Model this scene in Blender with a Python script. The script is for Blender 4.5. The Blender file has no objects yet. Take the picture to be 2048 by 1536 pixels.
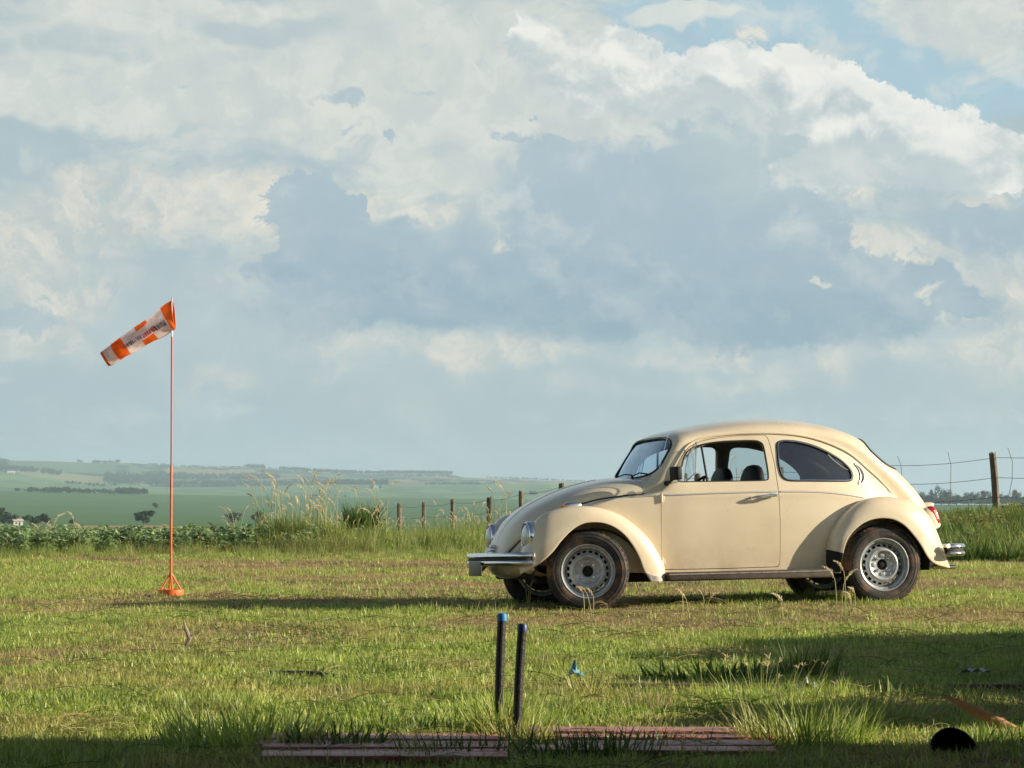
import bpy, math, random
import numpy as np
from math import sin, cos, tan, pi, radians, sqrt, atan2, exp
from mathutils import Vector, Matrix, Euler
from mathutils.geometry import delaunay_2d_cdt
random.seed(7); RNG = np.random.default_rng(11)
scene = bpy.context.scene
COL = scene.collection

# ------------------------------------------------------------------ camera, sky, sun, exposure
cam_d = bpy.data.cameras.new("camera"); cam = bpy.data.objects.new("camera", cam_d); COL.objects.link(cam)
cam.location = (0, 0, 1.0); cam.rotation_euler = (radians(90 + 1.908), 0, 0)
cam_d.sensor_width = 36; cam_d.lens = 36 * 5764 / 2048
cam_d.clip_start = 0.1; cam_d.clip_end = 30000
scene.camera = cam
scene.view_settings.view_transform = 'Standard'; scene.view_settings.look = 'None'
scene.view_settings.exposure = 0.75; scene.view_settings.gamma = 1
scene.cycles.max_bounces = 8; scene.cycles.transparent_max_bounces = 16; scene.cycles.volume_bounces = 1
scene.cycles.use_denoising = True; scene.cycles.denoising_prefilter = 'ACCURATE'

SUN_EL, SUN_AZ = radians(17), radians(3.0)          # azimuth: from +X turned towards the camera side
SUN = Vector((cos(SUN_EL) * cos(SUN_AZ), -cos(SUN_EL) * sin(SUN_AZ), sin(SUN_EL)))
sl = bpy.data.lights.new("sun", 'SUN'); so = bpy.data.objects.new("sun", sl); COL.objects.link(so)
sl.energy = 5.0; sl.angle = radians(0.5); sl.color = (1.0, 0.87, 0.67)
so.rotation_euler = SUN.to_track_quat('Z', 'Y').to_euler(); so.location = SUN * 50

world = bpy.data.worlds.new("World"); scene.world = world; world.use_nodes = True
WT = world.node_tree; WT.nodes.clear()

class NT:
    """tiny node helper"""
    def __init__(s, tree): s.t = tree
    def n(s, typ, ins=None, **kw):
        nd = s.t.nodes.new(typ)
        for k, v in kw.items(): setattr(nd, k, v)
        for k, v in (ins or {}).items():
            sk = nd.inputs[k]
            if isinstance(v, bpy.types.NodeSocket): s.t.links.new(v, sk)
            else: sk.default_value = v
        return nd
    def m(s, op, a, b=None, c=None, clamp=False):
        i = {0: a}
        if b is not None: i[1] = b
        if c is not None: i[2] = c
        return s.n('ShaderNodeMath', i, operation=op, use_clamp=clamp).outputs[0]
    def vm(s, op, a, b=None, c=None):
        i = {0: a}
        if b is not None: i[1] = b
        if c is not None: i[2] = c
        nd = s.n('ShaderNodeVectorMath', i, operation=op)
        return nd.outputs[1] if op == 'LENGTH' else nd.outputs[0]
    def noise(s, vec, scale, detail=6, rough=0.55, dist=0.0):
        return s.n('ShaderNodeTexNoise', {'Vector': vec, 'Scale': scale, 'Detail': detail, 'Roughness': rough, 'Distortion': dist})
    def mix(s, fac, a, b, mode='MIX'):
        nd = s.t.nodes.new('ShaderNodeMix'); nd.data_type = 'RGBA'; nd.blend_type = mode
        for k, v in ((0, fac), (6, a), (7, b)):
            if isinstance(v, bpy.types.NodeSocket): s.t.links.new(v, nd.inputs[k])
            else: nd.inputs[k].default_value = v if k == 0 else (tuple(v) + (1,))[:4]
        return nd.outputs[2]
    def sstep(s, x, lo, hi, a=0.0, b=1.0):
        nd = s.n('ShaderNodeMapRange', {0: x, 1: lo, 2: hi, 3: a, 4: b}, interpolation_type='SMOOTHSTEP')
        return nd.outputs[0]
    def link(s, a, b): s.t.links.new(a, b)

def S(r, g, b):
    f = lambda c: (c / 255 / 12.92) if c <= 10.3 else ((c / 255 + .055) / 1.055) ** 2.4
    return (f(r), f(g), f(b))

def build_sky():
    N = NT(WT)
    geo = N.n('ShaderNodeTexCoord').outputs['Generated']
    sx = N.n('ShaderNodeSeparateXYZ', {0: geo})
    az = N.m('ARCTAN2', sx.outputs[0], sx.outputs[1])
    el = N.m('ARCSINE', sx.outputs[2])
    q = N.n('ShaderNodeCombineXYZ', {0: N.m('MULTIPLY', az, 5.764), 1: N.m('MULTIPLY', el, 5.764), 2: 0.0}).outputs[0]
    # q: bearing and height in the sky, about -1..1 across the view, 0 at eye level and 1 high
    qy = N.n('ShaderNodeSeparateXYZ', {0: q}).outputs[1]
    def warp(v, sc, amp, det=5, rough=.6):
        nz = N.noise(v, sc, det, rough).outputs['Color']
        return N.vm('MULTIPLY_ADD', N.vm('SUBTRACT', nz, (.5, .5, .5)), (amp, amp * .8, 0), v)
    qa = warp(q, 2.2, .34, 4)
    qb = warp(warp(q, 4.0, .15, 3, .5), 13.0, .14, 9, .70)
    qs = N.vm('MULTIPLY', qa, (1.0, 2.8, 1.0))
    def blobs(v, lst):
        acc = None
        for cx, cy, rx, ry, w in lst:
            d = N.vm('LENGTH', N.vm('MULTIPLY_ADD', v, (1 / rx, 1 / ry, 0), (-cx / rx, -cy / ry, 0)))
            f = N.m('SUBTRACT', 1.0, d, clamp=True)
            acc = N.m('MULTIPLY_ADD', f, w, acc if acc is not None else 0.0)
        return acc
    P = lambda x, y, rx, ry, w=1.0: ((x - 1024) / 1000, (960 - y) / 1000, rx / 1000, ry / 1000, w)
    K = 10.0
    def C(r, g, b):
        c = S(r, g, b); return tuple(K * x for x in c)
    sky = N.n('ShaderNodeTexSky', sky_type='NISHITA', sun_disc=False, sun_elevation=SUN_EL, sun_rotation=radians(90) + SUN_AZ,
              air_density=1.0, dust_density=1.5, ozone_density=1.0)
    bl = N.mix(.85, sky.outputs[0], C(172, 202, 216))
    n1 = N.noise(qs, 1.6, 6, .55).outputs[0]
    n2 = N.noise(qs, 4.2, 9, .62).outputs[0]
    n3 = N.noise(qb, 5.5, 10, .64).outputs[0]
    n4 = N.noise(qb, 13.0, 8, .6).outputs[0]
    hz = N.sstep(qy, .0, .30)
    veilc = N.mix(hz, C(166, 181, 183), C(180, 196, 200))
    veilc = N.mix(N.sstep(n1, .38, .62), veilc, C(170, 189, 196))
    hole = blobs(qa, [P(1600, 60, 420, 150, 1.8), P(1240, 20, 90, 70, 1.2), P(1900, 200, 320, 120, 1.8), P(1750, 120, 280, 120, 1.2), P(960, 0, 60, 40, .8), P(2150, 130, 200, 160, 1.0), P(1480, 90, 260, 70, 1.0)])
    c = N.mix(N.sstep(N.m('MULTIPLY_ADD', n2, .6, hole), .60, 1.15), veilc, bl)
    # broad whitish sheet
    m = blobs(qa, [P(300, 120, 760, 230, 1.4), P(760, 200, 600, 250, 1.3), P(1080, 150, 300, 260, 1.2), P(1120, 230, 420, 130, .9), P(860, 330, 320, 120, .5), P(350, 210, 460, 90, .5),
                   P(1960, 10, 320, 95, 1.3), P(2060, 90, 200, 100, 1.0)])
    f = N.m('MULTIPLY_ADD', N.m('SUBTRACT', n2, .5), 3.0, m)
    sheet = N.mix(N.sstep(n3, .40, .60), C(200, 207, 204), C(219, 221, 213))
    c = N.mix(N.m('MULTIPLY', N.sstep(f, .10, .85), .9), c, sheet)
    lens = blobs(qa, [P(1310, 40, 110, 26, 1.7), P(1380, 22, 120, 24, 1.7), P(1430, 8, 70, 16, 1.4)])
    c = N.mix(N.m('MULTIPLY', N.sstep(lens, .25, .8), .9), c, C(214, 219, 214))
    # faint grey under-shading in the sheet
    g = blobs(qa, [P(120, 95, 260, 50, 1.2), P(620, 60, 240, 45, 1.1), P(480, 55, 150, 50, .9), P(230, 110, 90, 20, .6), P(800, 105, 200, 40, .7), P(420, 130, 200, 30, .5), P(1180, 190, 180, 25, .6)])
    c = N.mix(N.m('MULTIPLY', N.sstep(N.m('MULTIPLY_ADD', N.m('SUBTRACT', n3, .5), 3.5, g), .15, .9), .75), c, C(178, 193, 198))
    # soft warm billow banks
    m = blobs(qa, [P(300, 430, 340, 100, 1.2), P(470, 400, 140, 80, .9), P(500, 450, 110, 60, .8), P(60, 560, 260, 170, 1.0), P(120, 620, 150, 90, .9), P(30, 480, 160, 110, .8), P(170, 370, 150, 40, .8),
                   P(480, 560, 260, 60, .5), P(480, 745, 230, 45, .8), P(90, 720, 260, 45, .6), P(850, 700, 280, 60, .9), P(1130, 690, 520, 42, .9), P(1000, 660, 200, 30, .5),
                   P(1750, 730, 520, 55, .9), P(1470, 695, 60, 36, .7), P(1950, 620, 170, 200, .9), P(2040, 520, 150, 180, .8), P(1250, 760, 420, 40, .5), P(1500, 820, 200, 30, .3),
                   P(1900, 815, 90, 60, .3), P(960, 440, 150, 70, .8), P(600, 790, 300, 20, .3)])
    f = N.m('MULTIPLY_ADD', N.m('SUBTRACT', n3, .5), 3.2, m)
    tone = N.mix(N.sstep(n4, .40, .62), C(190, 198, 197), C(223, 219, 207))
    c = N.mix(N.m('MULTIPLY', N.sstep(f, .0, 1.15), .9), c, tone)
    # blue-grey cloud body seen against the light
    darkl = [P(635, 460, 130, 135, 1.5), P(575, 395, 60, 70, 1.0), P(640, 390, 50, 50, .9), P(700, 430, 70, 70, .8), P(565, 545, 70, 45, 1.0), P(790, 560, 300, 110, 1.5), P(800, 460, 60, 50, .9), P(1160, 440, 300, 190, 1.4), P(1120, 300, 110, 70, .9),
             P(1440, 520, 430, 210, 1.6), P(1260, 330, 190, 90, .9), P(1700, 640, 330, 95, 1.4), P(1250, 630, 560, 85, 1.2), P(1860, 570, 130, 50, .9), P(1930, 620, 60, 30, .7), P(2000, 470, 200, 90, 1.2), P(1750, 560, 150, 70, .7),
             P(700, 640, 420, 50, .5)]
    m = blobs(qb, darkl)
    mm = N.m('MULTIPLY_ADD', N.m('SUBTRACT', n3, .5), 2.2, m)
    crisp = N.m('MINIMUM', blobs(qa, [P(560, 420, 130, 130, 1.6), P(740, 400, 130, 70, 1.6), P(860, 450, 70, 50, 1.2), P(1700, 500, 230, 90, 1.5), P(1900, 590, 110, 90, 1.5), P(1150, 250, 120, 50, .9), P(1960, 400, 130, 40, 1.2)]), 1.0)
    hw = N.m('MULTIPLY_ADD', crisp, -.30, .36)
    def band(x, mid, w, a=0.0, b=1.0):
        return N.n('ShaderNodeMapRange', {0: x, 1: N.m('SUBTRACT', mid, w), 2: N.m('ADD', w, mid), 3: a, 4: b}, interpolation_type='SMOOTHSTEP').outputs[0]
    rsel = blobs(qa, [P(545, 470, 100, 100, 1.0), P(760, 415, 100, 50, 1.5), P(850, 460, 60, 40, 1.3), P(1620, 490, 160, 60, 1.3), P(1800, 510, 160, 70, 1.4),
                     P(1010, 480, 80, 60, .7), P(120, 650, 120, 60, .8), P(1880, 610, 80, 50, 1.0), P(1700, 405, 160, 30, .8), P(1960, 395, 120, 35, 1.0)])
    rim = N.m('MULTIPLY', N.sstep(mm, -.15, .38), N.m('MINIMUM', N.m('MULTIPLY', rsel, 1.5), 1.0))
    c = N.mix(N.m('MULTIPLY', rim, .85), c, N.mix(N.sstep(n4, .40, .60), C(208, 209, 200), C(232, 226, 211)))
    vert = N.sstep(qy, .24, .66)
    dc = N.mix(vert, C(142, 168, 184), C(168, 188, 199))
    dc = N.mix(N.m('MULTIPLY', N.sstep(n2, .40, .62), .40), dc, C(168, 187, 197))
    dc = N.mix(N.m('MULTIPLY', N.sstep(n4, .44, .64), .22), dc, C(183, 198, 204))
    c = N.mix(N.m('MULTIPLY', band(mm, .44, hw), .92), c, dc)
    # small dark scraps
    scr = blobs(qb, [P(690, 192, 62, 20, 1.5), P(720, 205, 30, 16, 1.0), P(785, 265, 16, 16, 1.2), P(1010, 270, 46, 20, 1.4), P(1045, 280, 30, 12, 1.0), P(385, 510, 60, 11, 1.2), P(1075, 233, 16, 8, 1.2), P(365, 175, 18, 7, 1.0), P(840, 168, 60, 10, .8),
                     P(1450, 235, 190, 34, 1.3), P(1600, 260, 100, 26, 1.0), P(30, 640, 120, 32, 1.4), P(710, 250, 20, 9, .8), P(1830, 525, 30, 10, 1.0), P(1285, 270, 20, 8, .9), P(90, 600, 40, 12, .8), P(640, 605, 200, 24, .5)])
    c = N.mix(N.m('MULTIPLY', N.sstep(N.m('MULTIPLY_ADD', N.m('SUBTRACT', n3, .5), 2.4, scr), .15, .8), .8), c, C(168, 188, 198))
    # bright scraps
    scr = blobs(qb, [P(1645, 562, 22, 8, 1.1), P(1500, 68, 26, 14, 1.2), P(1715, 410, 40, 9, 1.3), P(1010, 490, 40, 26, 1.0), P(1855, 600, 38, 20, 1.4), P(1475, 690, 28, 24, .6)])
    c = N.mix(N.m('MULTIPLY', N.sstep(N.m('MULTIPLY_ADD', N.m('SUBTRACT', n3, .5), 2.4, scr), .2, 1.1), .85), c, C(226, 222, 208))
    # bright cumulus, upper right
    m = blobs(qb, [P(1300, 165, 200, 75, 1.1), P(1600, 215, 230, 90, 1.2), P(1830, 305, 230, 125, 2.2), P(1700, 340, 200, 80, 1.2), P(1100, 110, 120, 90, .9), P(1240, 105, 90, 60, 1.2), P(1330, 140, 150, 70, 1.3), P(1450, 130, 90, 70, 1.3), P(1560, 120, 60, 60, 1.2), P(1560, 170, 160, 80, 1.2), P(1660, 170, 110, 60, 1.2), P(1740, 190, 90, 70, 1.3), P(1650, 220, 190, 60, 1.0),
                   P(1250, 180, 280, 60, .9), P(1060, 80, 70, 55, 1.0), P(1820, 270, 110, 70, 1.5), P(1760, 330, 220, 75, 1.2), P(1900, 310, 90, 80, 1.2), P(1960, 360, 110, 60, 1.0), P(1820, 225, 50, 40, 1.0), P(1745, 250, 50, 30, .9),
                   P(1640, 345, 160, 45, .6), P(2030, 330, 70, 80, 1.0)])
    mc = N.m('MULTIPLY_ADD', N.m('SUBTRACT', n3, .5), 1.7, m)
    # light from the right and above: compare the cloud's own thickness field with itself a little nearer the sun
    puffs = [P(1300, 150, 220, 90, 1.3), P(1600, 190, 240, 110, 1.3), P(1830, 300, 230, 130, 2.2), P(1560, 120, 70, 60, 1.2), P(1740, 190, 90, 70, 1.2), P(1060, 80, 80, 60, 1.2), P(1820, 240, 70, 50, 1.2), P(1760, 270, 60, 40, 1.0), P(1450, 130, 90, 60, .9), P(1900, 320, 80, 60, 1.0), P(1650, 280, 120, 60, .7)]
    def thick(v):
        nn = N.noise(v, 6.0, 7, .62).outputs[0]
        return N.m('MULTIPLY_ADD', nn, 3.2, blobs(v, puffs))
    qc = warp(q, 5.0, .12, 4, .55)
    lit = N.m('SUBTRACT', thick(qc), thick(N.vm('ADD', qc, (.014, .026, 0))))
    lum = N.sstep(lit, -.42, .50)
    cc = N.mix(lum, C(188, 200, 203), C(240, 239, 231))
    cc = N.mix(N.m('MULTIPLY', N.sstep(n2, .42, .60), .30), cc, C(206, 213, 212))
    low = N.m('MULTIPLY_ADD', blobs(qa, [P(1350, 240, 420, 60, 1.0), P(1700, 380, 320, 60, 1.2), P(1150, 190, 200, 90, .8)]), .30, .10)
    c = N.mix(N.m('MULTIPLY', band(mc, .48, low), .93), c, cc)
    # the same lighting, faint, over the pale sheet on the left
    lit2 = N.m('SUBTRACT', N.noise(qc, 3.4, 8, .6).outputs[0], N.noise(N.vm('ADD', qc, (.02, .05, 0)), 3.4, 8, .6).outputs[0])
    c = N.mix(N.m('MULTIPLY', N.sstep(lit2, .0, .14), N.sstep(qy, .20, .6, .10, .38)), c, C(228, 227, 217))
    c = N.mix(N.m('MULTIPLY', N.sstep(lit2, .0, -.14), .30), c, C(166, 184, 193))
    # overhead and behind: more open, deeper sky (never in the picture)
    high = N.sstep(el, radians(13), radians(34))
    c = N.mix(high, c, N.vm('MULTIPLY', sky.outputs[0], (.95, .95, .95)))
    c = N.mix(N.sstep(el, radians(-1.5), radians(-6)), c, C(90, 100, 70))
    bg = N.n('ShaderNodeBackground', {'Color': c, 'Strength': .0625})
    N.link(bg.outputs[0], N.n('ShaderNodeOutputWorld').inputs[0])
build_sky()

# ------------------------------------------------------------------ helpers
def tag(o, label=None, cat=None, group=None, kind=None):
    if label: o['label'] = label
    if cat: o['category'] = cat
    if group: o['group'] = group
    if kind: o['kind'] = kind
    return o
def empty(name, loc, rot=(0, 0, 0), label=None, cat=None, group=None):
    o = bpy.data.objects.new(name, None); o.empty_display_size = .2; COL.objects.link(o)
    o.location = loc; o.rotation_euler = rot
    return tag(o, label, cat, group)
def make_mesh(name, V, F, mats, smooth=35, mi=None):
    me = bpy.data.meshes.new(name)
    me.from_pydata([tuple(map(float, v)) for v in V], [], [tuple(int(i) for i in f) for f in F])
    for m in (mats if isinstance(mats, (list, tuple)) else [mats]): me.materials.append(m)
    if mi is not None: me.polygons.foreach_set('material_index', list(mi))
    if smooth:
        me.polygons.foreach_set('use_smooth', [True] * len(me.polygons))
        me.update(); me.set_sharp_from_angle(angle=radians(smooth))
    me.update(); return me
def obj(name, me, parent=None, loc=None, rot=None):
    o = bpy.data.objects.new(name, me); COL.objects.link(o)
    if parent: o.parent = parent
    if loc is not None: o.location = loc
    if rot is not None: o.rotation_euler = rot
    return o

class MB:
    """collects shapes for ONE mesh"""
    def __init__(s): s.V = []; s.F = []; s.M = []; s.mi = 0
    def add(s, V, F, M=None):
        b = len(s.V)
        for v in V: s.V.append(tuple(M @ Vector(v)) if M is not None else tuple(v))
        for f in F: s.F.append([b + i for i in f]); s.M.append(s.mi)
    def box(s, c, d, M=None, bev=0.0):
        x, y, z = (d[0] / 2, d[1] / 2, d[2] / 2)
        if bev <= 0:
            V = [(c[0] + a * x, c[1] + b * y, c[2] + e * z) for a in (-1, 1) for b in (-1, 1) for e in (-1, 1)]
            s.add(V, [(0, 1, 3, 2), (4, 6, 7, 5), (0, 4, 5, 1), (2, 3, 7, 6), (0, 2, 6, 4), (1, 5, 7, 3)], M); return
        import bmesh
        bm = bmesh.new(); bmesh.ops.create_cube(bm, size=1)
        for v in bm.verts: v.co = Vector((v.co.x * d[0], v.co.y * d[1], v.co.z * d[2]))
        bmesh.ops.bevel(bm, geom=bm.edges[:], offset=bev, segments=3, profile=.5, affect='EDGES')
        for v in bm.verts: v.co += Vector(c)
        bm.verts.index_update()
        s.add([v.co[:] for v in bm.verts], [[v.index for v in f.verts] for f in bm.faces], M); bm.free()
    def tube(s, pts, r, n=8, M=None, caps=True, closed=False):
        pts = [Vector(p) for p in pts]; k = len(pts)
        rr = r if isinstance(r, (list, tuple, np.ndarray)) else [r] * k
        V = []; F = []; up = None
        for i, p in enumerate(pts):
            if closed: t = pts[(i + 1) % k] - pts[i - 1]
            else: t = pts[min(i + 1, k - 1)] - pts[max(i - 1, 0)]
            if t.length < 1e-9: t = Vector((0, 0, 1))
            t.normalize()
            if up is None: up = Vector((0, 0, 1)) if abs(t.z) < .9 else Vector((1, 0, 0))
            a = up - t * up.dot(t)
            if a.length < 1e-4: a = t.orthogonal()
            a.normalize(); b = t.cross(a); up = a
            for j in range(n):
                th = 2 * pi * j / n; V.append(p + (a * cos(th) + b * sin(th)) * float(rr[i]))
        for i in range(k if closed else k - 1):
            i2 = (i + 1) % k
            for j in range(n):
                F.append((i * n + j, i * n + (j + 1) % n, i2 * n + (j + 1) % n, i2 * n + j))
        if caps and not closed:
            F.append(tuple(range(n))[::-1]); F.append(tuple((k - 1) * n + j for j in range(n)))
        s.add(V, F, M)
    def lathe(s, prof, n=48, M=None, close=False, skip=None):
        """prof: list of (r, h); axis = local Z"""
        V = []; F = []
        for r, h in prof:
            for j in range(n):
                a = 2 * pi * j / n; V.append((r * cos(a), r * sin(a), h))
        k = len(prof)
        for i in range(k if close else k - 1):
            i2 = (i + 1) % k
            for j in range(n):
                if skip and skip(i, j): continue
                F.append((i * n + j, i * n + (j + 1) % n, i2 * n + (j + 1) % n, i2 * n + j))
        s.add(V, F, M)
    def build(s, name, mats, parent=None, smooth=35, loc=None, rot=None):
        return obj(name, make_mesh(name, s.V, s.F, mats, smooth, s.M), parent, loc, rot)

# ------------------------------------------------------------------ materials
def pmat(name, col, rough=.6, metal=0.0, coat=0.0, var=.08, vscale=6.0, spec=.5, bump=0.0, bscale=60.0, dirt=None, rvar=0.0, dust=None):
    m = bpy.data.materials.new(name); m.use_nodes = True; t = m.node_tree; t.nodes.clear(); N = NT(t)
    co = N.n('ShaderNodeTexCoord').outputs['Object']
    nz = N.noise(co, vscale, 5, .6).outputs[0]
    a = tuple(c * (1 - var) for c in col); b = tuple(min(1, c * (1 + var)) for c in col)
    c = N.mix(N.sstep(nz, .3, .7), a, b)
    if dirt:
        dcol, amt, ds = dirt
        c = N.mix(N.m('MULTIPLY', N.sstep(N.noise(co, ds, 8, .65).outputs[0], .45, .7), amt), c, dcol)
    if dust:
        zz = N.n('ShaderNodeSeparateXYZ', {0: co}).outputs[2]
        c = N.mix(N.m('MULTIPLY', N.sstep(zz, .62, .22), N.sstep(N.noise(co, 7.0, 8, .7).outputs[0], .30, .70, .03, .36)), c, dust)
    bs = N.n('ShaderNodeBsdfPrincipled', {'Base Color': c, 'Roughness': rough, 'Metallic': metal, 'Coat Weight': coat, 'Coat Roughness': .08,
                                         'Specular IOR Level': spec})
    if rvar: N.link(N.sstep(N.noise(co, vscale * 2, 6, .6).outputs[0], .3, .75, rough - rvar, rough + rvar), bs.inputs['Roughness'])
    if bump:
        bn = N.n('ShaderNodeBump', {'Height': N.noise(co, bscale, 5, .6).outputs[0], 'Strength': bump, 'Distance': .01})
        N.link(bn.outputs[0], bs.inputs['Normal'])
    N.link(bs.outputs[0], N.n('ShaderNodeOutputMaterial').inputs[0]); return m
def glassmat(name, tint, refl=1.0):
    m = bpy.data.materials.new(name); m.use_nodes = True; t = m.node_tree; t.nodes.clear(); N = NT(t)
    g = N.n('ShaderNodeNewGeometry'); dn = N.n('ShaderNodeVectorMath', {0: g.outputs['Normal'], 1: g.outputs['Incoming']}, operation='DOT_PRODUCT').outputs['Value']
    fr = N.m('MULTIPLY_ADD', N.m('POWER', N.m('SUBTRACT', 1.0, N.m('ABSOLUTE', dn), clamp=True), 5.0), .92, .08)
    tr = N.n('ShaderNodeBsdfTransparent', {'Color': tuple(tint) + (1,)})
    gl = N.n('ShaderNodeBsdfGlossy', {'Color': (.66, .82, 1, 1), 'Roughness': .02})
    mx = N.n('ShaderNodeMixShader', {0: N.m('MULTIPLY', fr, 1.6 * refl, clamp=True), 1: tr.outputs[0], 2: gl.outputs[0]})
    df = N.n('ShaderNodeBsdfDiffuse', {'Color': (.45, .42, .36, 1)})           # a film of dust on the pane
    m2 = N.n('ShaderNodeMixShader', {0: .035, 1: mx.outputs[0], 2: df.outputs[0]})
    N.link(m2.outputs[0], N.n('ShaderNodeOutputMaterial').inputs[0]); return m
def leafmat(name, cols, trans=.35, rough=.55, pscale=.5, patch=None, spec=.25):
    """foliage: colour varies from plant to plant and in patches over the ground"""
    m = bpy.data.materials.new(name); m.use_nodes = True; t = m.node_tree; t.nodes.clear(); N = NT(t)
    rnd = N.n('ShaderNodeObjectInfo').outputs['Random']
    pos = N.n('ShaderNodeNewGeometry').outputs['Position']
    isl = N.n('ShaderNodeNewGeometry').outputs['Random Per Island']
    r = N.m('FRACT', N.m('ADD', rnd, isl))
    cr = N.n('ShaderNodeValToRGB', {0: r}); e = cr.color_ramp.elements
    e[0].position = 0; e[0].color = tuple(cols[0]) + (1,); e[1].position = 1; e[1].color = tuple(cols[-1]) + (1,)
    for i, cc in enumerate(cols[1:-1]): k = e.new((i + 1) / (len(cols) - 1)); k.color = tuple(cc) + (1,)
    c = cr.outputs[0]
    nz = N.noise(pos, pscale, 4, .6).outputs[0]
    if patch: c = N.mix(N.m('MULTIPLY', N.sstep(nz, .45, .62), patch[1]), c, patch[0])
    n2 = N.noise(pos, pscale * 3.3, 4, .6).outputs[0]
    c = N.mix(1.0, c, N.mix(N.sstep(n2, .3, .7), (.78, .80, .78), (1.22, 1.18, 1.1)), 'MULTIPLY')
    bs = N.n('ShaderNodeBsdfPrincipled', {'Base Color': c, 'Roughness': rough, 'Specular IOR Level': spec})
    tl = N.n('ShaderNodeBsdfTranslucent', {'Color': c})
    mx = N.n('ShaderNodeMixShader', {0: trans, 1: bs.outputs[0], 2: tl.outputs[0]})
    N.link(mx.outputs[0], N.n('ShaderNodeOutputMaterial').inputs[0]); return m

PAINT = pmat('cream_paint', (.73, .625, .455), .32, coat=.6, var=.025, vscale=2.0, dirt=((.45, .34, .22), .16, 2.5), rvar=.07, dust=(.34, .22, .13))
SEAMD = pmat('seam_black', (.012, .011, .010), .8)
CHROME = pmat('chrome', (.78, .78, .78), .10, metal=1.0, var=.03, rvar=.04)
TRIMM = pmat('bright_trim', (.80, .80, .80), .38, metal=.9, var=.03)
RUBBER = pmat('black_rubber', (.018, .017, .016), .7, var=.2, bump=.2, bscale=90)
TYRE = pmat('tyre_rubber', (.020, .019, .018), .75, var=.2, bump=.25, bscale=120, dirt=((.16, .095, .055), .75, 9.0))
RIMM = pmat('rim_grey_enamel', (.50, .52, .54), .34, metal=.45, var=.06, vscale=20, dirt=((.16, .12, .09), .5, 16.0))
BOARDM = pmat('dusty_rubber', (.075, .055, .042), .75, var=.3, vscale=12, bump=.3)
PLAST = pmat('black_plastic', (.010, .010, .010), .6, spec=.25)
DARKIN = pmat('trim_board', (.24, .22, .19), .8, var=.15)
SEATM = pmat('seat_vinyl', (.012, .012, .014), .6, bump=.2)
UNDER = pmat('underbody', (.012, .010, .009), .9)
GLASS = glassmat('window_glass', (.80, .86, .88), .9)
WGLASS = glassmat('windscreen_glass', (.62, .76, .86), 1.1)
ORANGEL = pmat('amber_lens', (.75, .22, .03), .2, coat=.5)
REDL = pmat('red_lens', (.42, .015, .015), .22, coat=.6, bump=.3, bscale=180)
CLEARL = pmat('headlamp_glass', (.50, .53, .50), .12, metal=.55, coat=1.0, bump=.3, bscale=150)
WHITEL = pmat('clear_lens', (.75, .74, .70), .25, coat=.5)
PLATEM = pmat('plate_grey', (.10, .105, .11), .4)
SCUFF = pmat('stone_guard', (.30, .285, .26), .5, metal=.2, var=.2, vscale=25, dirt=((.10, .07, .05), .7, 20.0))

# ------------------------------------------------------------------ smooth surfaces from control grids
def _w(t):
    t2 = t * t; t3 = t2 * t
    return np.stack([-.5 * t3 + t2 - .5 * t, 1.5 * t3 - 2.5 * t2 + 1, -1.5 * t3 + 2 * t2 + .5 * t, .5 * t3 - .5 * t2], -1)
def _pad(P):
    return np.concatenate([2 * P[:1] - P[1:2], P, 2 * P[-1:] - P[-2:-1]], 0)
class Surf:
    def __init__(s, G):
        G = np.array(G, float); s.nu, s.nv = G.shape[:2]
        s.G = np.swapaxes(_pad(np.swapaxes(_pad(G), 0, 1)), 0, 1)
    def ev(s, U, V):
        U = np.atleast_1d(np.asarray(U, float)); V = np.atleast_1d(np.asarray(V, float))
        i = np.clip(np.floor(U).astype(int), 0, s.nu - 2); j = np.clip(np.floor(V).astype(int), 0, s.nv - 2)
        wu = _w(U - i); wv = _w(V - j); out = np.zeros((len(U), 3))
        for a in range(4):
            for b in range(4): out += (wu[:, a] * wv[:, b])[:, None] * s.G[i + a, j + b]
        return out
    def nrm(s, U, V):
        U = np.atleast_1d(np.asarray(U, float)); V = np.atleast_1d(np.asarray(V, float)); e = .01
        a = s.ev(U + e, V) - s.ev(U - e, V); b = s.ev(U, V + e) - s.ev(U, V - e)
        n = np.cross(a, b); return n / np.maximum(np.linalg.norm(n, axis=1, keepdims=True), 1e-9)
    def inv(s, pts, comps, ur=None, vr=None):
        ur = ur or (0, s.nu - 1); vr = vr or (0, s.nv - 1)
        gu, gv = np.meshgrid(np.linspace(ur[0], ur[1], 90), np.linspace(vr[0], vr[1], 90), indexing='ij')
        gu = gu.ravel(); gv = gv.ravel(); T = s.ev(gu, gv)[:, comps]; out = []
        for p in pts:
            p = np.array(p, float); k = np.argmin(((T - p) ** 2).sum(1)); x = np.array([gu[k], gv[k]])
            for _ in range(12):
                f = s.ev(x[0], x[1])[0, comps] - p; h = 1e-3
                a = (s.ev(x[0] + h, x[1])[0, comps] - s.ev(x[0] - h, x[1])[0, comps]) / (2 * h)
                b = (s.ev(x[0], x[1] + h)[0, comps] - s.ev(x[0], x[1] - h)[0, comps]) / (2 * h)
                J = np.array([a, b]).T
                if abs(np.linalg.det(J)) < 1e-7: break
                d = np.linalg.solve(J, f); m = np.abs(d).max()
                x = x - d * min(1, .5 / max(m, 1e-9))
                x[0] = min(max(x[0], ur[0]), ur[1]); x[1] = min(max(x[1], vr[0]), vr[1])
            out.append(x)
        return np.array(out)
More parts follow.
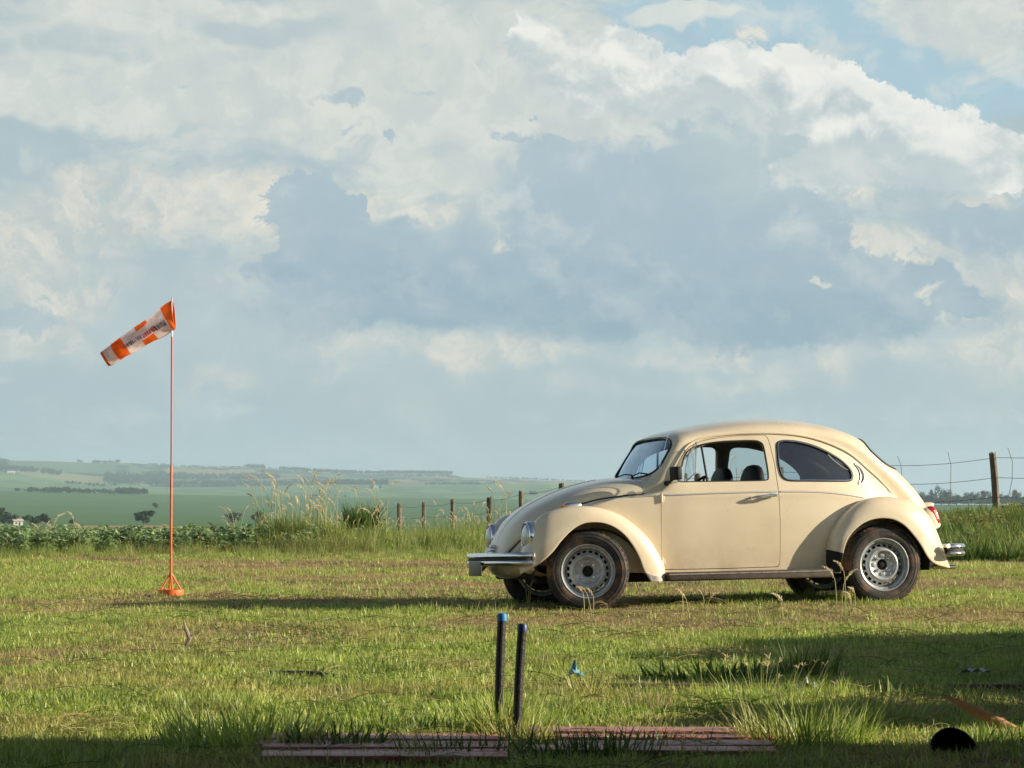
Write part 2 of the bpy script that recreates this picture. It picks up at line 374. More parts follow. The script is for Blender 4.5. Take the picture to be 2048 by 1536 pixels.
def spline(pts, n, closed=False):
    P = np.array(pts, float)
    if closed: Q = np.concatenate([P[-1:], P, P[:2]], 0); k = len(P)
    else: Q = _pad(P); k = len(P) - 1
    t = np.linspace(0, k, n, endpoint=not closed); i = np.clip(np.floor(t).astype(int), 0, k - 1); w = _w(t - i)
    return sum(w[:, a:a + 1] * Q[i + a] for a in range(4))
def resample(poly, step, closed=True):
    P = np.array(poly, float); out = []; k = len(P)
    for i in range(k if closed else k - 1):
        a = P[i]; b = P[(i + 1) % k]; n = max(1, int(np.ceil(np.linalg.norm(b - a) / step)))
        for j in range(n): out.append(a + (b - a) * j / n)
    if not closed: out.append(P[-1])
    return np.array(out)
def inside(P, poly):
    x, y = P[:, 0], P[:, 1]; r = np.zeros(len(P), bool); k = len(poly)
    for i in range(k):
        x1, y1 = poly[i]; x2, y2 = poly[(i + 1) % k]
        c = ((y1 > y) != (y2 > y)); d = (y2 - y1) if y2 != y1 else 1e-12
        r ^= c & (x < (x2 - x1) * (y - y1) / d + x1)
    return r
def panel(surf, outer, holes, gu, gv, off=0.0, edge=.02, flip=False):
    """trimmed piece of a surface: outer/holes are polygons in (u,v); edges turned inward like folded sheet"""
    outer = resample(outer, .25); holes = [resample(h, .2) for h in holes]
    a = np.arange(outer[:, 0].min(), outer[:, 0].max(), gu); b = np.arange(outer[:, 1].min(), outer[:, 1].max(), gv)
    A, B = np.meshgrid(a + gu * .37, b + gv * .41, indexing='ij'); Q = np.stack([A.ravel(), B.ravel()], 1)
    ok = inside(Q, outer)
    for h in holes: ok &= ~inside(Q, h)
    allb = np.concatenate([outer] + holes, 0)
    Q = Q[ok]; sc = np.array([1 / gu, 1 / gv])
    if len(Q):
        keep = np.ones(len(Q), bool)
        for i in range(0, len(Q), 2000):
            d = ((Q[i:i + 2000, None, :] - allb[None]) * sc); keep[i:i + 2000] = ((d ** 2).sum(2).min(1) > .16)
        Q = Q[keep]
    pts = [Vector((p[0], p[1])) for p in allb] + [Vector((p[0], p[1])) for p in Q]
    E = []; o = 0
    for lp in [outer] + holes:
        n = len(lp); E += [(o + i, o + (i + 1) % n) for i in range(n)]; o += n
    vs, es, fs, *_ = delaunay_2d_cdt(pts, E, [], 0, 1e-6)
    UV = np.array([[v[0], v[1]] for v in vs]); F = np.array([f[:] for f in fs])
    cen = UV[F].mean(1); ok = inside(cen, outer)
    for h in holes: ok &= ~inside(cen, h)
    F = F[ok]; Nn = surf.nrm(UV[:, 0], UV[:, 1]); X = surf.ev(UV[:, 0], UV[:, 1]) + Nn * off
    fc = X[F]; fn = np.cross(fc[:, 1] - fc[:, 0], fc[:, 2] - fc[:, 0])
    if (fn * Nn[F[:, 0]]).sum() < 0: F = F[:, ::-1]
    V = list(X); Fl = [list(f) for f in F]
    if edge:
        cnt = {}
        for f in Fl:
            for i in range(3):
                e = (f[i], f[(i + 1) % 3]); cnt[e] = 1
        bd = [e for e in cnt if (e[1], e[0]) not in cnt]; mp = {}
        for e in bd:
            for v in e:
                if v not in mp: mp[v] = len(V); V.append(X[v] - Nn[v] * edge)
        for x, y in bd: Fl.append([y, x, mp[x], mp[y]])
    return V, Fl

# ================================================================== THE CAR (x to the rear, y away from the camera, z up; origin under the front axle)
car = empty("beetle_style_car", (.4154, 22.677, -.020), (-radians(1.8), -radians(.8), radians(15)),
            "old cream rounded two-door car with chrome bumpers parked side-on on the grass", "car")
car.name = "vintage_car"
def flip(VF):
    V, F = VF; return [(v[0], -v[1], v[2]) for v in V], [list(f)[::-1] for f in F]
def pobj(name, VF, mat, parent, smooth=35): return obj(name, make_mesh(name, VF[0], VF[1], mat, smooth), parent)

# ---- body shell: stations front to rear: centre(x,z) drip/hood edge(x,y,z) waist(x,y,z) sill(x,y,z) squareness
ST = [
 [(-0.570,0.413), (-.560,.20,.385), (-.545,.26,.34), (-.52,.24,.29), 2.2],
 [(-0.545,0.468), (-.525,.26,.440), (-.515,.30,.39), (-.49,.28,.29), 2.2],
 [(-0.510,0.543), (-.470,.31,.505), (-.460,.33,.45), (-.43,.31,.29), 2.2],
 [(-0.465,0.618), (-.405,.36,.575), (-.395,.38,.52), (-.37,.36,.29), 2.2],
 [(-0.408,0.686), (-.325,.405,.650), (-.315,.43,.59), (-.29,.41,.29), 2.2],
 [(-0.320,0.756), (-.215,.45,.720), (-.210,.48,.67), (-.19,.46,.29), 2.2],
 [(-0.220,0.816), (-.115,.485,.770), (-.115,.52,.73), (-.10,.50,.29), 2.2],
 [(-0.090,0.876), (.005,.517,.812), (.000,.555,.78), (.01,.53,.29), 2.2],
 [(0.050,0.923), (.140,.540,.847), (.130,.590,.825), (.14,.565,.29), 2.3],
 [(0.200,0.963), (.300,.555,.866), (.290,.612,.852), (.29,.585,.29), 2.4],
 [(0.380,0.993), (.480,.560,.885), (.460,.628,.868), (.46,.605,.28), 2.6],
 [(0.490,1.008), (.600,.590,.915), (.560,.635,.878), (.55,.612,.28), 3.0],
 [(0.545,1.024), (.665,.600,.968), (.625,.640,.884), (.61,.615,.28), 3.5],
 [(0.600,1.118), (.727,.592,1.075), (.685,.644,.885), (.68,.620,.28), 3.5],
 [(0.665,1.228), (.795,.578,1.180), (.745,.648,.886), (.75,.625,.28), 3.5],
 [(0.735,1.330), (.862,.562,1.255), (.810,.652,.886), (.82,.628,.28), 3.4],
 [(0.825,1.380), (.955,.545,1.299), (.900,.656,.887), (.91,.630,.28), 2.9],
 [(0.980,1.416), (1.080,.537,1.327), (1.03,.660,.887), (1.04,.632,.28), 2.4],
 [(1.180,1.451), (1.250,.533,1.342), (1.21,.664,.887), (1.22,.635,.28), 2.3],
 [(1.380,1.472), (1.420,.536,1.347), (1.40,.666,.887), (1.40,.637,.28), 2.25],
 [(1.580,1.479), (1.580,.536,1.345), (1.57,.666,.887), (1.57,.637,.28), 2.2],
 [(1.780,1.475), (1.740,.532,1.333), (1.74,.662,.887), (1.74,.633,.28), 2.2],
 [(1.960,1.458), (1.880,.526,1.310), (1.88,.655,.885), (1.88,.628,.28), 2.2],
 [(2.130,1.421), (2.000,.518,1.277), (2.01,.645,.878), (2.00,.620,.28), 2.6],
 [(2.280,1.368), (2.120,.508,1.232), (2.13,.632,.866), (2.10,.605,.28), 3.1],
 [(2.400,1.313), (2.220,.499,1.182), (2.235,.616,.850), (2.18,.590,.28), 3.1],
 [(2.490,1.254), (2.300,.490,1.125), (2.325,.598,.830), (2.26,.570,.28), 3.1],
 [(2.585,1.178), (2.380,.480,1.058), (2.405,.578,.805), (2.33,.550,.28), 3.1],
 [(2.680,1.096), (2.460,.470,.993), (2.475,.560,.780), (2.40,.530,.28), 3.1],
 [(2.760,1.024), (2.520,.462,.938), (2.535,.544,.750), (2.45,.515,.28), 3.1],
 [(2.835,0.950), (2.580,.454,.880), (2.595,.528,.715), (2.50,.500,.28), 3.1],
 [(2.910,0.868), (2.635,.446,.825), (2.645,.512,.680), (2.55,.485,.28), 3.1],
 [(2.980,0.790), (2.700,.435,.750), (2.705,.495,.620), (2.60,.470,.28), 2.7],
 [(3.040,0.708), (2.760,.420,.670), (2.755,.480,.560), (2.65,.460,.28), 2.2],
 [(3.085,0.608), (2.810,.405,.570), (2.795,.465,.490), (2.70,.450,.28), 2.2],
 [(3.105,0.488), (2.840,.390,.460), (2.820,.450,.410), (2.74,.440,.28), 2.2],
 [(3.095,0.368), (2.850,.375,.345), (2.830,.440,.320), (2.76,.435,.27), 2.2],
]
PH = [0, 14, 32, 50, 70, 90]
def half(st):
    (cx, cz), d, w, sl, n = st; sl = np.array(sl); w = np.array(w); d = np.array(d); out = []
    for t, b in ((0, 0), (.33, .012), (.66, .012), (.9, .005), (1, 0)):
        p = sl + (w - sl) * t; p[1] += b; out.append(p)
    for t, b in ((.33, .006), (.66, .009)):
        p = w + (d - w) * t; p[1] += b; out.append(p)
    for a in PH:
        a = radians(a); c = max(cos(a), 0) ** (2 / n); s_ = sin(a) ** (2 / n)
        out.append(np.array([d[0] + (cx - d[0]) * s_, d[1] * c, d[2] + (cz - d[2]) * s_]))
    return np.array(out)                                        # 13 points, sill .. centre
NH = 13; VD = 7; VC = 12
Gb = []
for st in ST:
    h = half(st); near = h * (1, -1, 1); far = h[::-1][1:]
    Gb.append(np.concatenate([near, far], 0))
BODY = Surf(Gb); VMAX = BODY.nv - 1
UC = 12                                                          # station at the windscreen base
def uv_side(pts, ur=(9, 36)): return BODY.inv(pts, [0, 2], ur, (0, VD + .6))
def mirv(uv): return np.array([[p[0], VMAX - p[1]] for p in uv])
door_xz = [(.607,.305), (.606,.60), (.607,.87), (.628,.915), (.685,.985), (.745,1.08), (.812,1.182), (.872,1.243), (.96,1.283), (1.10,1.312), (1.25,1.327),
           (1.42,1.332), (1.495,1.332), (1.516,1.322), (1.526,1.30), (1.535,1.25), (1.552,1.10), (1.558,.9), (1.566,.60), (1.562,.33), (1.545,.306), (1.1,.302)]
dwin_xz = [(.758,.980), (.775,1.04), (.800,1.115), (.832,1.19), (.885,1.237), (.972,1.266), (1.101,1.286), (1.23,1.293), (1.40,1.294), (1.455,1.283), (1.482,1.252),
           (1.489,1.16), (1.494,1.07), (1.492,1.003), (1.470,.979), (1.35,.975), (1.1,.975), (.9,.976)]
qwin_xz = [(1.592,1.19), (1.600,1.262), (1.640,1.286), (1.72,1.285), (1.788,1.276), (1.899,1.248), (2.009,1.203), (2.108,1.145), (2.174,1.091), (2.212,1.040), (2.214,.996),
           (2.185,.968), (2.08,.965), (1.95,.967), (1.80,.970), (1.671,.974), (1.620,.992), (1.598,1.03), (1.588,1.11)]
def rounded(poly, n): return spline(poly, n, True)
door_uv = uv_side(door_xz, (11, 22)); dwin_uv = uv_side(rounded(dwin_xz, 60), (11, 22)); qwin_uv = uv_side(rounded(qwin_xz, 60), (18, 30))
def superell(cy, cz, ry, rz, n, k=56, top=1.0):
    o = []
    for i in range(k):
        a = 2 * pi * i / k; c = cos(a); s_ = sin(a)
        y = abs(c) ** (2 / n) * (1 if c > 0 else -1); z = abs(s_) ** (2 / n) * (1 if s_ > 0 else -1)
        o.append((cy + y * ry * (1 + (top - 1) * (z + 1) / 2), cz + z * rz))
    return o
ws_uv = BODY.inv(superell(0, 1.178, .555, .155, 4.2, top=.945), [1, 2], (11.5, 16.6), (6, 18))
rw_uv = np.array([(26.75 - z, y) for y, z in superell(12, 0, 3.15, 1.75, 2.7)])
lid_uv = BODY.inv([(-.36,.42), (-.385,.60), (-.36,.78), (-.28,.88), (-.12,.915), (0,.92), (.12,.915), (.28,.88), (.36,.78), (.385,.60), (.36,.42)], [1, 2], (30, 36), (6, 18))
full = [(0, 0), (BODY.nu - 1, 0), (BODY.nu - 1, VMAX), (0, VMAX)]
front_cut = [(0, VD + .15), (9.2, VD + .15), (10.0, VD + .5), (10.6, VD + 2.2), (10.9, VC)]      # under the bonnet
bon_hole = front_cut + [(p[0], VMAX - p[1]) for p in front_cut[::-1][1:]]
shell_outer = [(0, 0), (BODY.nu - 1, 0), (BODY.nu - 1, VMAX), (0, VMAX)]
def shrink(uv, k, c=None):
    uv = np.array(uv); X = BODY.ev(uv[:, 0], uv[:, 1]); n = len(uv); out = []
    cen = uv.mean(0)
    for i in range(n):
        d = cen - uv[i]; L = np.linalg.norm(BODY.ev(*(uv[i] + d * .05))[0] - X[i]) / .05
        out.append(uv[i] + d * (k / max(L, 1e-6)))
    return np.array(out)
gap = .006
holes = [shrink(door_uv, -gap), mirv(shrink(door_uv, -gap)), qwin_uv, mirv(qwin_uv), ws_uv, rw_uv, shrink(lid_uv, -.003)]
pobj("body_shell", panel(BODY, shell_outer, holes, .17, .34, 0, .018), PAINT, car)
ih = [shrink(door_uv, .03), mirv(shrink(door_uv, .03)), qwin_uv, mirv(qwin_uv), ws_uv, rw_uv]
pobj("interior_lining", panel(BODY, [(11.2, 0), (33, 0), (33, VMAX), (11.2, VMAX)], ih, .35, .6, -.0205, 0), DARKIN, car)
pobj("engine_lid", panel(BODY, lid_uv, [], .2, .4, .001, .015), PAINT, car)
def surf_tube(uv, off, r, n=8, closed=True, step=.15, surf=BODY):
    uv = resample(uv, step, closed); X = surf.ev(uv[:, 0], uv[:, 1]) + surf.nrm(uv[:, 0], uv[:, 1]) * off
    b = MB(); b.tube([tuple(x) for x in X], r, n, closed=closed); return b.V, b.F
# ---- doors
def make_door(far):
    FX = (lambda vf: flip(vf)) if far else (lambda vf: vf)
    d = pobj("door", FX(panel(BODY, door_uv, [dwin_uv], .17, .34, 0, .03)), PAINT, car)
    pobj("door_lining", FX(panel(BODY, shrink(door_uv, .012), [dwin_uv], .3, .5, -.031, 0)), DARKIN, d)
    pobj("window_seal", FX(surf_tube(dwin_uv, -.004, .006)), RUBBER, d)
    # moulding just under the waist
    ml = uv_side([(.615,.876), (.9,.881), (1.072,.884), (1.3,.887), (1.55,.888)], (11, 22))
    pobj("waist_moulding", FX(surf_tube(ml, .003, .006, 6, False)), TRIMM, d)
    # hinges
    for z in (.850, .364):
        p = BODY.ev(*uv_side([(.612, z)], (11, 14))[0])[0]
        b = MB(); b.tube([(p[0] - .002, p[1] - .004, z - .030), (p[0] - .002, p[1] - .004, z + .030)], .011, 12)
        b.box((p[0] + .014, p[1] + .001, z), (.022, .008, .044), bev=.003)
        pobj("hinge", FX((b.V, b.F)), PAINT, d)
    # handle: push-button pull, with escutcheon
    b = MB(); p = BODY.ev(*uv_side([(1.50, .846)], (15, 22))[0])[0]; y = p[1]
    hx = [(1.335, y - .016), (1.36, y - .038), (1.42, y - .048), (1.47, y - .05), (1.50, y - .047)]
    b.tube([(q[0], q[1], .844 + .004 * i) for i, q in enumerate(hx)], [.007, .010, .011, .011, .012], 10)
    b.tube([(1.335, y - .016, .844), (1.338, y + .004, .844)], .010, 10)
    b.tube([(1.50, y + .002, .858), (1.50, y - .05, .858)], [.019, .013], 12); b.tube([(1.50, y - .047, .858), (1.528, y - .047, .858)], [.013, .010], 12)
    pobj("door_handle", FX((b.V, b.F)), CHROME, d)
    # vent window swung open a little, with its frame, post and catch
    top = (1.020, 1.272); bot = (1.030, .977)
    P = lambda x, z, o=-.006: (lambda uv: BODY.ev(*uv)[0] + BODY.nrm(*uv)[0] * o)(uv_side([(x, z)], (11, 22))[0])
    a, c = P(.975, 1.262), P(.990, .980)
    b = MB(); b.tube([tuple(a), tuple((a + c) / 2), tuple(c)], .009, 8); pobj("vent_post", FX((b.V, b.F)), PLAST, d)
    vw = [P(.972, 1.245, 0), P(.90, 1.225, 0), P(.845, 1.185, 0), P(.805, 1.10, 0), P(.780, 1.02, 0), P(.772, .992, 0), P(.88, .990, 0), P(.972, .990, 0)]
    piv = (P(.868, 1.205, 0) + P(.830, .99, 0)) / 2; ax = Vector(P(.868, 1.205, 0) - P(.830, .99, 0)).normalized()
    R = Matrix.Rotation(radians(-80), 3, ax)
    vv = [Vector(piv) + R @ (Vector(q) - Vector(piv)) for q in vw]
    b = MB(); b.tube([tuple(v) for v in vv], .0045, 6, closed=True)
    k = (vv[5] + vv[6]) / 2; b.box(tuple(k + Vector((.0, .02, .03))), (.02, .02, .045), bev=.004)
    fr = pobj("vent_window_frame", FX((b.V, b.F)), SCUFF, d)
    pobj("vent_pane", FX(([tuple(v) for v in vv], [list(range(len(vv)))])), GLASS, d, 0)
    # inner door top / winder side panel
    return d
door_l = make_door(False); make_door(True)
# ---- fixed glass with rubber and bright surrounds
def window(name, uv, mat, trim=True, rr=.009):
    w = pobj(name, panel(BODY, uv, [], .5, .8, -.010, 0), mat, car)
    pobj("rubber_seal", surf_tube(uv, .000, rr), RUBBER, w)
    if trim: pobj("bright_trim", surf_tube(shrink(uv, .004), .005, .0045, 6), CHROME, w)
window("windscreen", ws_uv, WGLASS, True, .010); window("rear_window", rw_uv, GLASS)
window("quarter_window", qwin_uv, GLASS); window("quarter_window", mirv(qwin_uv), GLASS)
for far in (0, 1):
    FX = flip if far else (lambda q: q)
    # drip rail from screen pillar to tail
    us = np.linspace(12.0, 31.6, 90); uv = np.stack([us, np.full(90, VD + .02)], 1)
    X = BODY.ev(uv[:, 0], uv[:, 1]); Nn = BODY.nrm(uv[:, 0], uv[:, 1]); k = np.clip((31.6 - us) / 3, .15, 1) * np.clip((us - 11.6) / 1.2, .2, 1)
    b = MB(); b.tube([tuple(x + n * .006 * q) for x, n, q in zip(X, Nn, k)], list(.0085 * k), 8)
    pobj("drip_rail", FX((b.V, b.F)), PAINT, car)
    ml = uv_side([(-.02,.795), (.10,.832), (.23,.850), (.40,.866), (.575,.874)], (6, 13)); ml2 = uv_side([(1.58,.888), (1.75,.886), (1.896,.880), (2.05,.868), (2.146,.856), (2.30,.831)], (19, 28))
    for q in (ml, ml2): pobj("waist_moulding", FX(surf_tube(q, .003, .006, 6, False)), TRIMM, car)
    # crescent air vent behind the quarter window
    cr = spline([(2.262,1.102), (2.300,1.072), (2.324,1.020), (2.312,.968), (2.270,.938), (2.268,.948), (2.286,.980), (2.292,1.018), (2.282,1.058), (2.258,1.092)], 40, True)
    cu = uv_side(cr, (24, 31)); v = pobj("air_vent", FX(panel(BODY, cu, [], .3, .5, .003, .004)), SEAMD, car)
    pobj("vent_surround", FX(surf_tube(cu, .004, .0055, 6)), TRIMM, v)
    b = MB()
    for i in range(11):
        t = (i + .5) / 11; z = 1.092 - .145 * t; xo = 2.262 + .066 * sin(pi * (t * .86 + .07)) ; q = uv_side([(xo - .006, z), (xo - .024, z)], (24, 31))
        X = BODY.ev(q[:, 0], q[:, 1]) + BODY.nrm(q[:, 0], q[:, 1]) * .006; b.tube([tuple(x) for x in X], .0018, 5)
    pobj("vent_louvres", FX((b.V, b.F)), TRIMM, v)

# ---- bonnet
HD = [((.462,1.022), (.560,.505,.935)), ((.40,1.024), (.555,.548,.905)), ((.30,1.016), (.440,.560,.890)), ((.18,0.994), (.300,.557,.878)), ((.05,0.962), (.140,.540,.858)),
      ((-.09,0.914), (0,.517,.824)), ((-.22,0.856), (-.12,.485,.782)), ((-.325,0.795), (-.22,.450,.733)), ((-.414,0.724), (-.33,.405,.663)), ((-.472,0.658), (-.41,.360,.588)),
      ((-.520,0.580), (-.475,.310,.518)), ((-.553,0.508), (-.53,.260,.452)), ((-.575,0.443), (-.558,.205,.405))]
Gh = []
for (cx, cz), e in HD[::-1]:
    row = []
    for a in (0, 10, 22, 38, 55, 72, 90):
        a = radians(a); n = 2.5; c = max(cos(a), 0) ** (2 / n); s_ = sin(a) ** (2 / n)
        row.append((e[0] + (cx - e[0]) * s_, -e[1] * c, e[2] + (cz - e[2]) * s_))
    row = np.array(row); Gh.append(np.concatenate([row, row[::-1][1:] * (1, -1, 1)], 0))
HOOD = Surf(Gh)
V, F = panel(HOOD, [(0, 0), (HOOD.nu - 1, 0), (HOOD.nu - 1, 12), (0, 12)], [], .2, .3, .004, .022)
hood = pobj("bonnet", (V, F), PAINT, car)
us = np.linspace(.4, 11.5, 40); X = HOOD.ev(us, np.full(40, 6.)); b = MB()
b.tube([tuple(x + np.array([0, 0, .006])) for x in X[:34]], .003, 6); pobj("centre_moulding", (b.V, b.F), TRIMM, hood)
b = MB(); x0 = HOOD.ev(1.0, 6.)[0]; b.box((x0[0] - .022, 0, x0[2]), (.05, .05, .03), bev=.01); b.tube([(x0[0] - .02, -.05, x0[2] - .03), (x0[0] - .045, -.03, x0[2] - .03), (x0[0] - .045, .03, x0[2] - .03), (x0[0] - .02, .05, x0[2] - .03)], .008, 8)
pobj("bonnet_handle", (b.V, b.F), CHROME, hood)
b = MB()
us = np.linspace(0, HOOD.nu - 1, 50); X = HOOD.ev(us, np.zeros(50))
for s_ in (1, -1): b.tube([(x[0], x[1] * s_, x[2] - .004) for x in X], .006, 6)
vs = np.linspace(0, 12, 40); X = HOOD.ev(np.full(40, HOOD.nu - 1), vs); b.tube([(x[0] + .003, x[1], x[2] - .004) for x in X], .006, 6)
pobj("bonnet_seal", (b.V, b.F), RUBBER, hood)
# ---- front apron under the bonnet
Ga = []
for z, xo in ((.44, 0.03), (.40, 0.0), (.35, .0), (.30, .03), (.265, .09), (.25, .18)):
    Ga.append([(-.585 + xo + .16 * (abs(y) / .56) ** 2.2, y, z + .03 * (abs(y) / .56) ** 2) for y in (-.56, -.42, -.28, -.14, 0, .14, .28, .42, .56)])
AP = Surf(Ga); V, F = panel(AP, [(0, 0), (5, 0), (5, 8), (0, 8)], [], .3, .4, 0, 0); pobj("front_apron", (V, F), PAINT, car)
# rear apron
Ga = []
for z, xo in ((.40, 0), (.33, .005), (.29, -.02), (.255, -.09)):
    Ga.append([(3.10 + xo - .14 * (abs(y) / .5) ** 2.2, y, z) for y in (-.5, -.33, -.16, 0, .16, .33, .5)])
AP = Surf(Ga); V, F = panel(AP, [(0, 0), (3, 0), (3, 6), (0, 6)], [], .3, .4, 0, 0); pobj("rear_apron", (V, F), PAINT, car)

# ---- wings (fenders): station = inner joint, crown, lip
def fender_surf(rows):
    G = []
    for I, K, Lp in rows:
        I = np.array(I, float); K = np.array(K, float); Lp = np.array(Lp, float); r = []
        def q(a):
            a = radians(a); p = Lp + (K - Lp) * cos(a); y = K[1] + (Lp[1] - K[1]) * sin(a) ** .92; return np.array([p[0], y, p[2]])
        e = q(84); ret = Lp + (e - Lp) * .0; inn = Lp.copy(); inn[1] -= .018; inn[0] += (K - Lp)[0] * .03; inn[2] += (K - Lp)[2] * .03
        r = [inn, Lp] + [q(a) for a in (80, 66, 50, 34, 17)] + [K]
        for t in (.35, .7): 
            p = K + (I - K) * t; p[1] = K[1] + (I[1] - K[1]) * t; zz = (1 - (1 - t) ** 1.0); p[2] = K[2] + (I[2] - K[2]) * t ** 2; p[0] = K[0] + (I[0] - K[0]) * t ** 1.5; r.append(p)
        r.append(I); G.append([(p[0], -p[1], p[2]) for p in r])
    return Surf(G)
FF = [  # rear-bottom to front-bottom
 [(.630,.60,.215), (.622,.655,.212), (.475,.755,.213)],
 [(.620,.60,.320), (.612,.660,.320), (.418,.762,.300)],
 [(.585,.60,.420), (.570,.662,.415), (.385,.765,.390)],
 [(.525,.60,.515), (.507,.662,.520), (.335,.767,.485)],
 [(.440,.59,.605), (.420,.662,.613), (.270,.768,.570)],
 [(.335,.585,.685), (.312,.662,.700), (.190,.768,.632)],
 [(.235,.575,.738), (.207,.662,.755), (.100,.768,.667)],
 [(.130,.565,.765), (.101,.660,.788), (.005,.768,.674)],
 [(.015,.545,.775), (-.007,.658,.802), (-.070,.768,.662)],
 [(-.100,.505,.755), (-.112,.652,.799), (-.150,.768,.618)],
 [(-.200,.465,.705), (-.218,.645,.784), (-.232,.767,.542)],
 [(-.300,.420,.640), (-.322,.635,.752), (-.302,.762,.458)],
 [(-.370,.385,.570), (-.385,.622,.706), (-.368,.750,.398)],
 [(-.415,.365,.500), (-.422,.610,.640), (-.425,.728,.356)],
 [(-.455,.345,.430), (-.458,.592,.555), (-.468,.690,.328)],
 [(-.500,.335,.370), (-.490,.565,.460), (-.500,.640,.306)],
 [(-.520,.330,.320), (-.520,.540,.375), (-.515,.580,.292)],
][::-1]
RF = [
 [(1.955,.60,.245), (1.950,.650,.245), (2.020,.760,.245)],
 [(1.955,.60,.400), (1.950,.652,.400), (2.040,.768,.380)],
 [(1.985,.60,.530), (1.972,.655,.530), (2.072,.774,.485)],
 [(2.045,.60,.625), (2.028,.658,.625), (2.118,.776,.553)],
 [(2.125,.595,.710), (2.108,.662,.717), (2.178,.778,.606)],
 [(2.210,.58,.770), (2.199,.662,.779), (2.252,.778,.645)],
 [(2.300,.565,.800), (2.288,.660,.820), (2.332,.778,.663)],
 [(2.395,.55,.805), (2.385,.656,.836), (2.412,.778,.664)],
 [(2.495,.53,.790), (2.490,.650,.835), (2.490,.776,.646)],
 [(2.590,.50,.765), (2.604,.642,.816), (2.570,.772,.598)],
 [(2.670,.47,.730), (2.700,.630,.782), (2.642,.764,.525)],
 [(2.740,.44,.670), (2.788,.612,.728), (2.705,.752,.447)],
 [(2.790,.42,.600), (2.850,.592,.660), (2.762,.732,.365)],
 [(2.835,.41,.520), (2.902,.572,.572), (2.818,.706,.315)],
 [(2.880,.40,.430), (2.948,.555,.472), (2.888,.670,.287)],
 [(2.930,.40,.345), (2.990,.545,.370), (2.955,.630,.272)],
 [(2.975,.40,.265), (3.028,.535,.268), (3.010,.590,.262)],
]
def fender(name, rows, far):
    Sf = fender_surf(rows); V, F = panel(Sf, [(0, 0), (Sf.nu - 1, 0), (Sf.nu - 1, Sf.nv - 1), (0, Sf.nv - 1)], [], .2, .25, 0, 0)
    VF = (V, F)
    if far: VF = flip(VF)
    return Sf, pobj(name, VF, PAINT, car, 50)
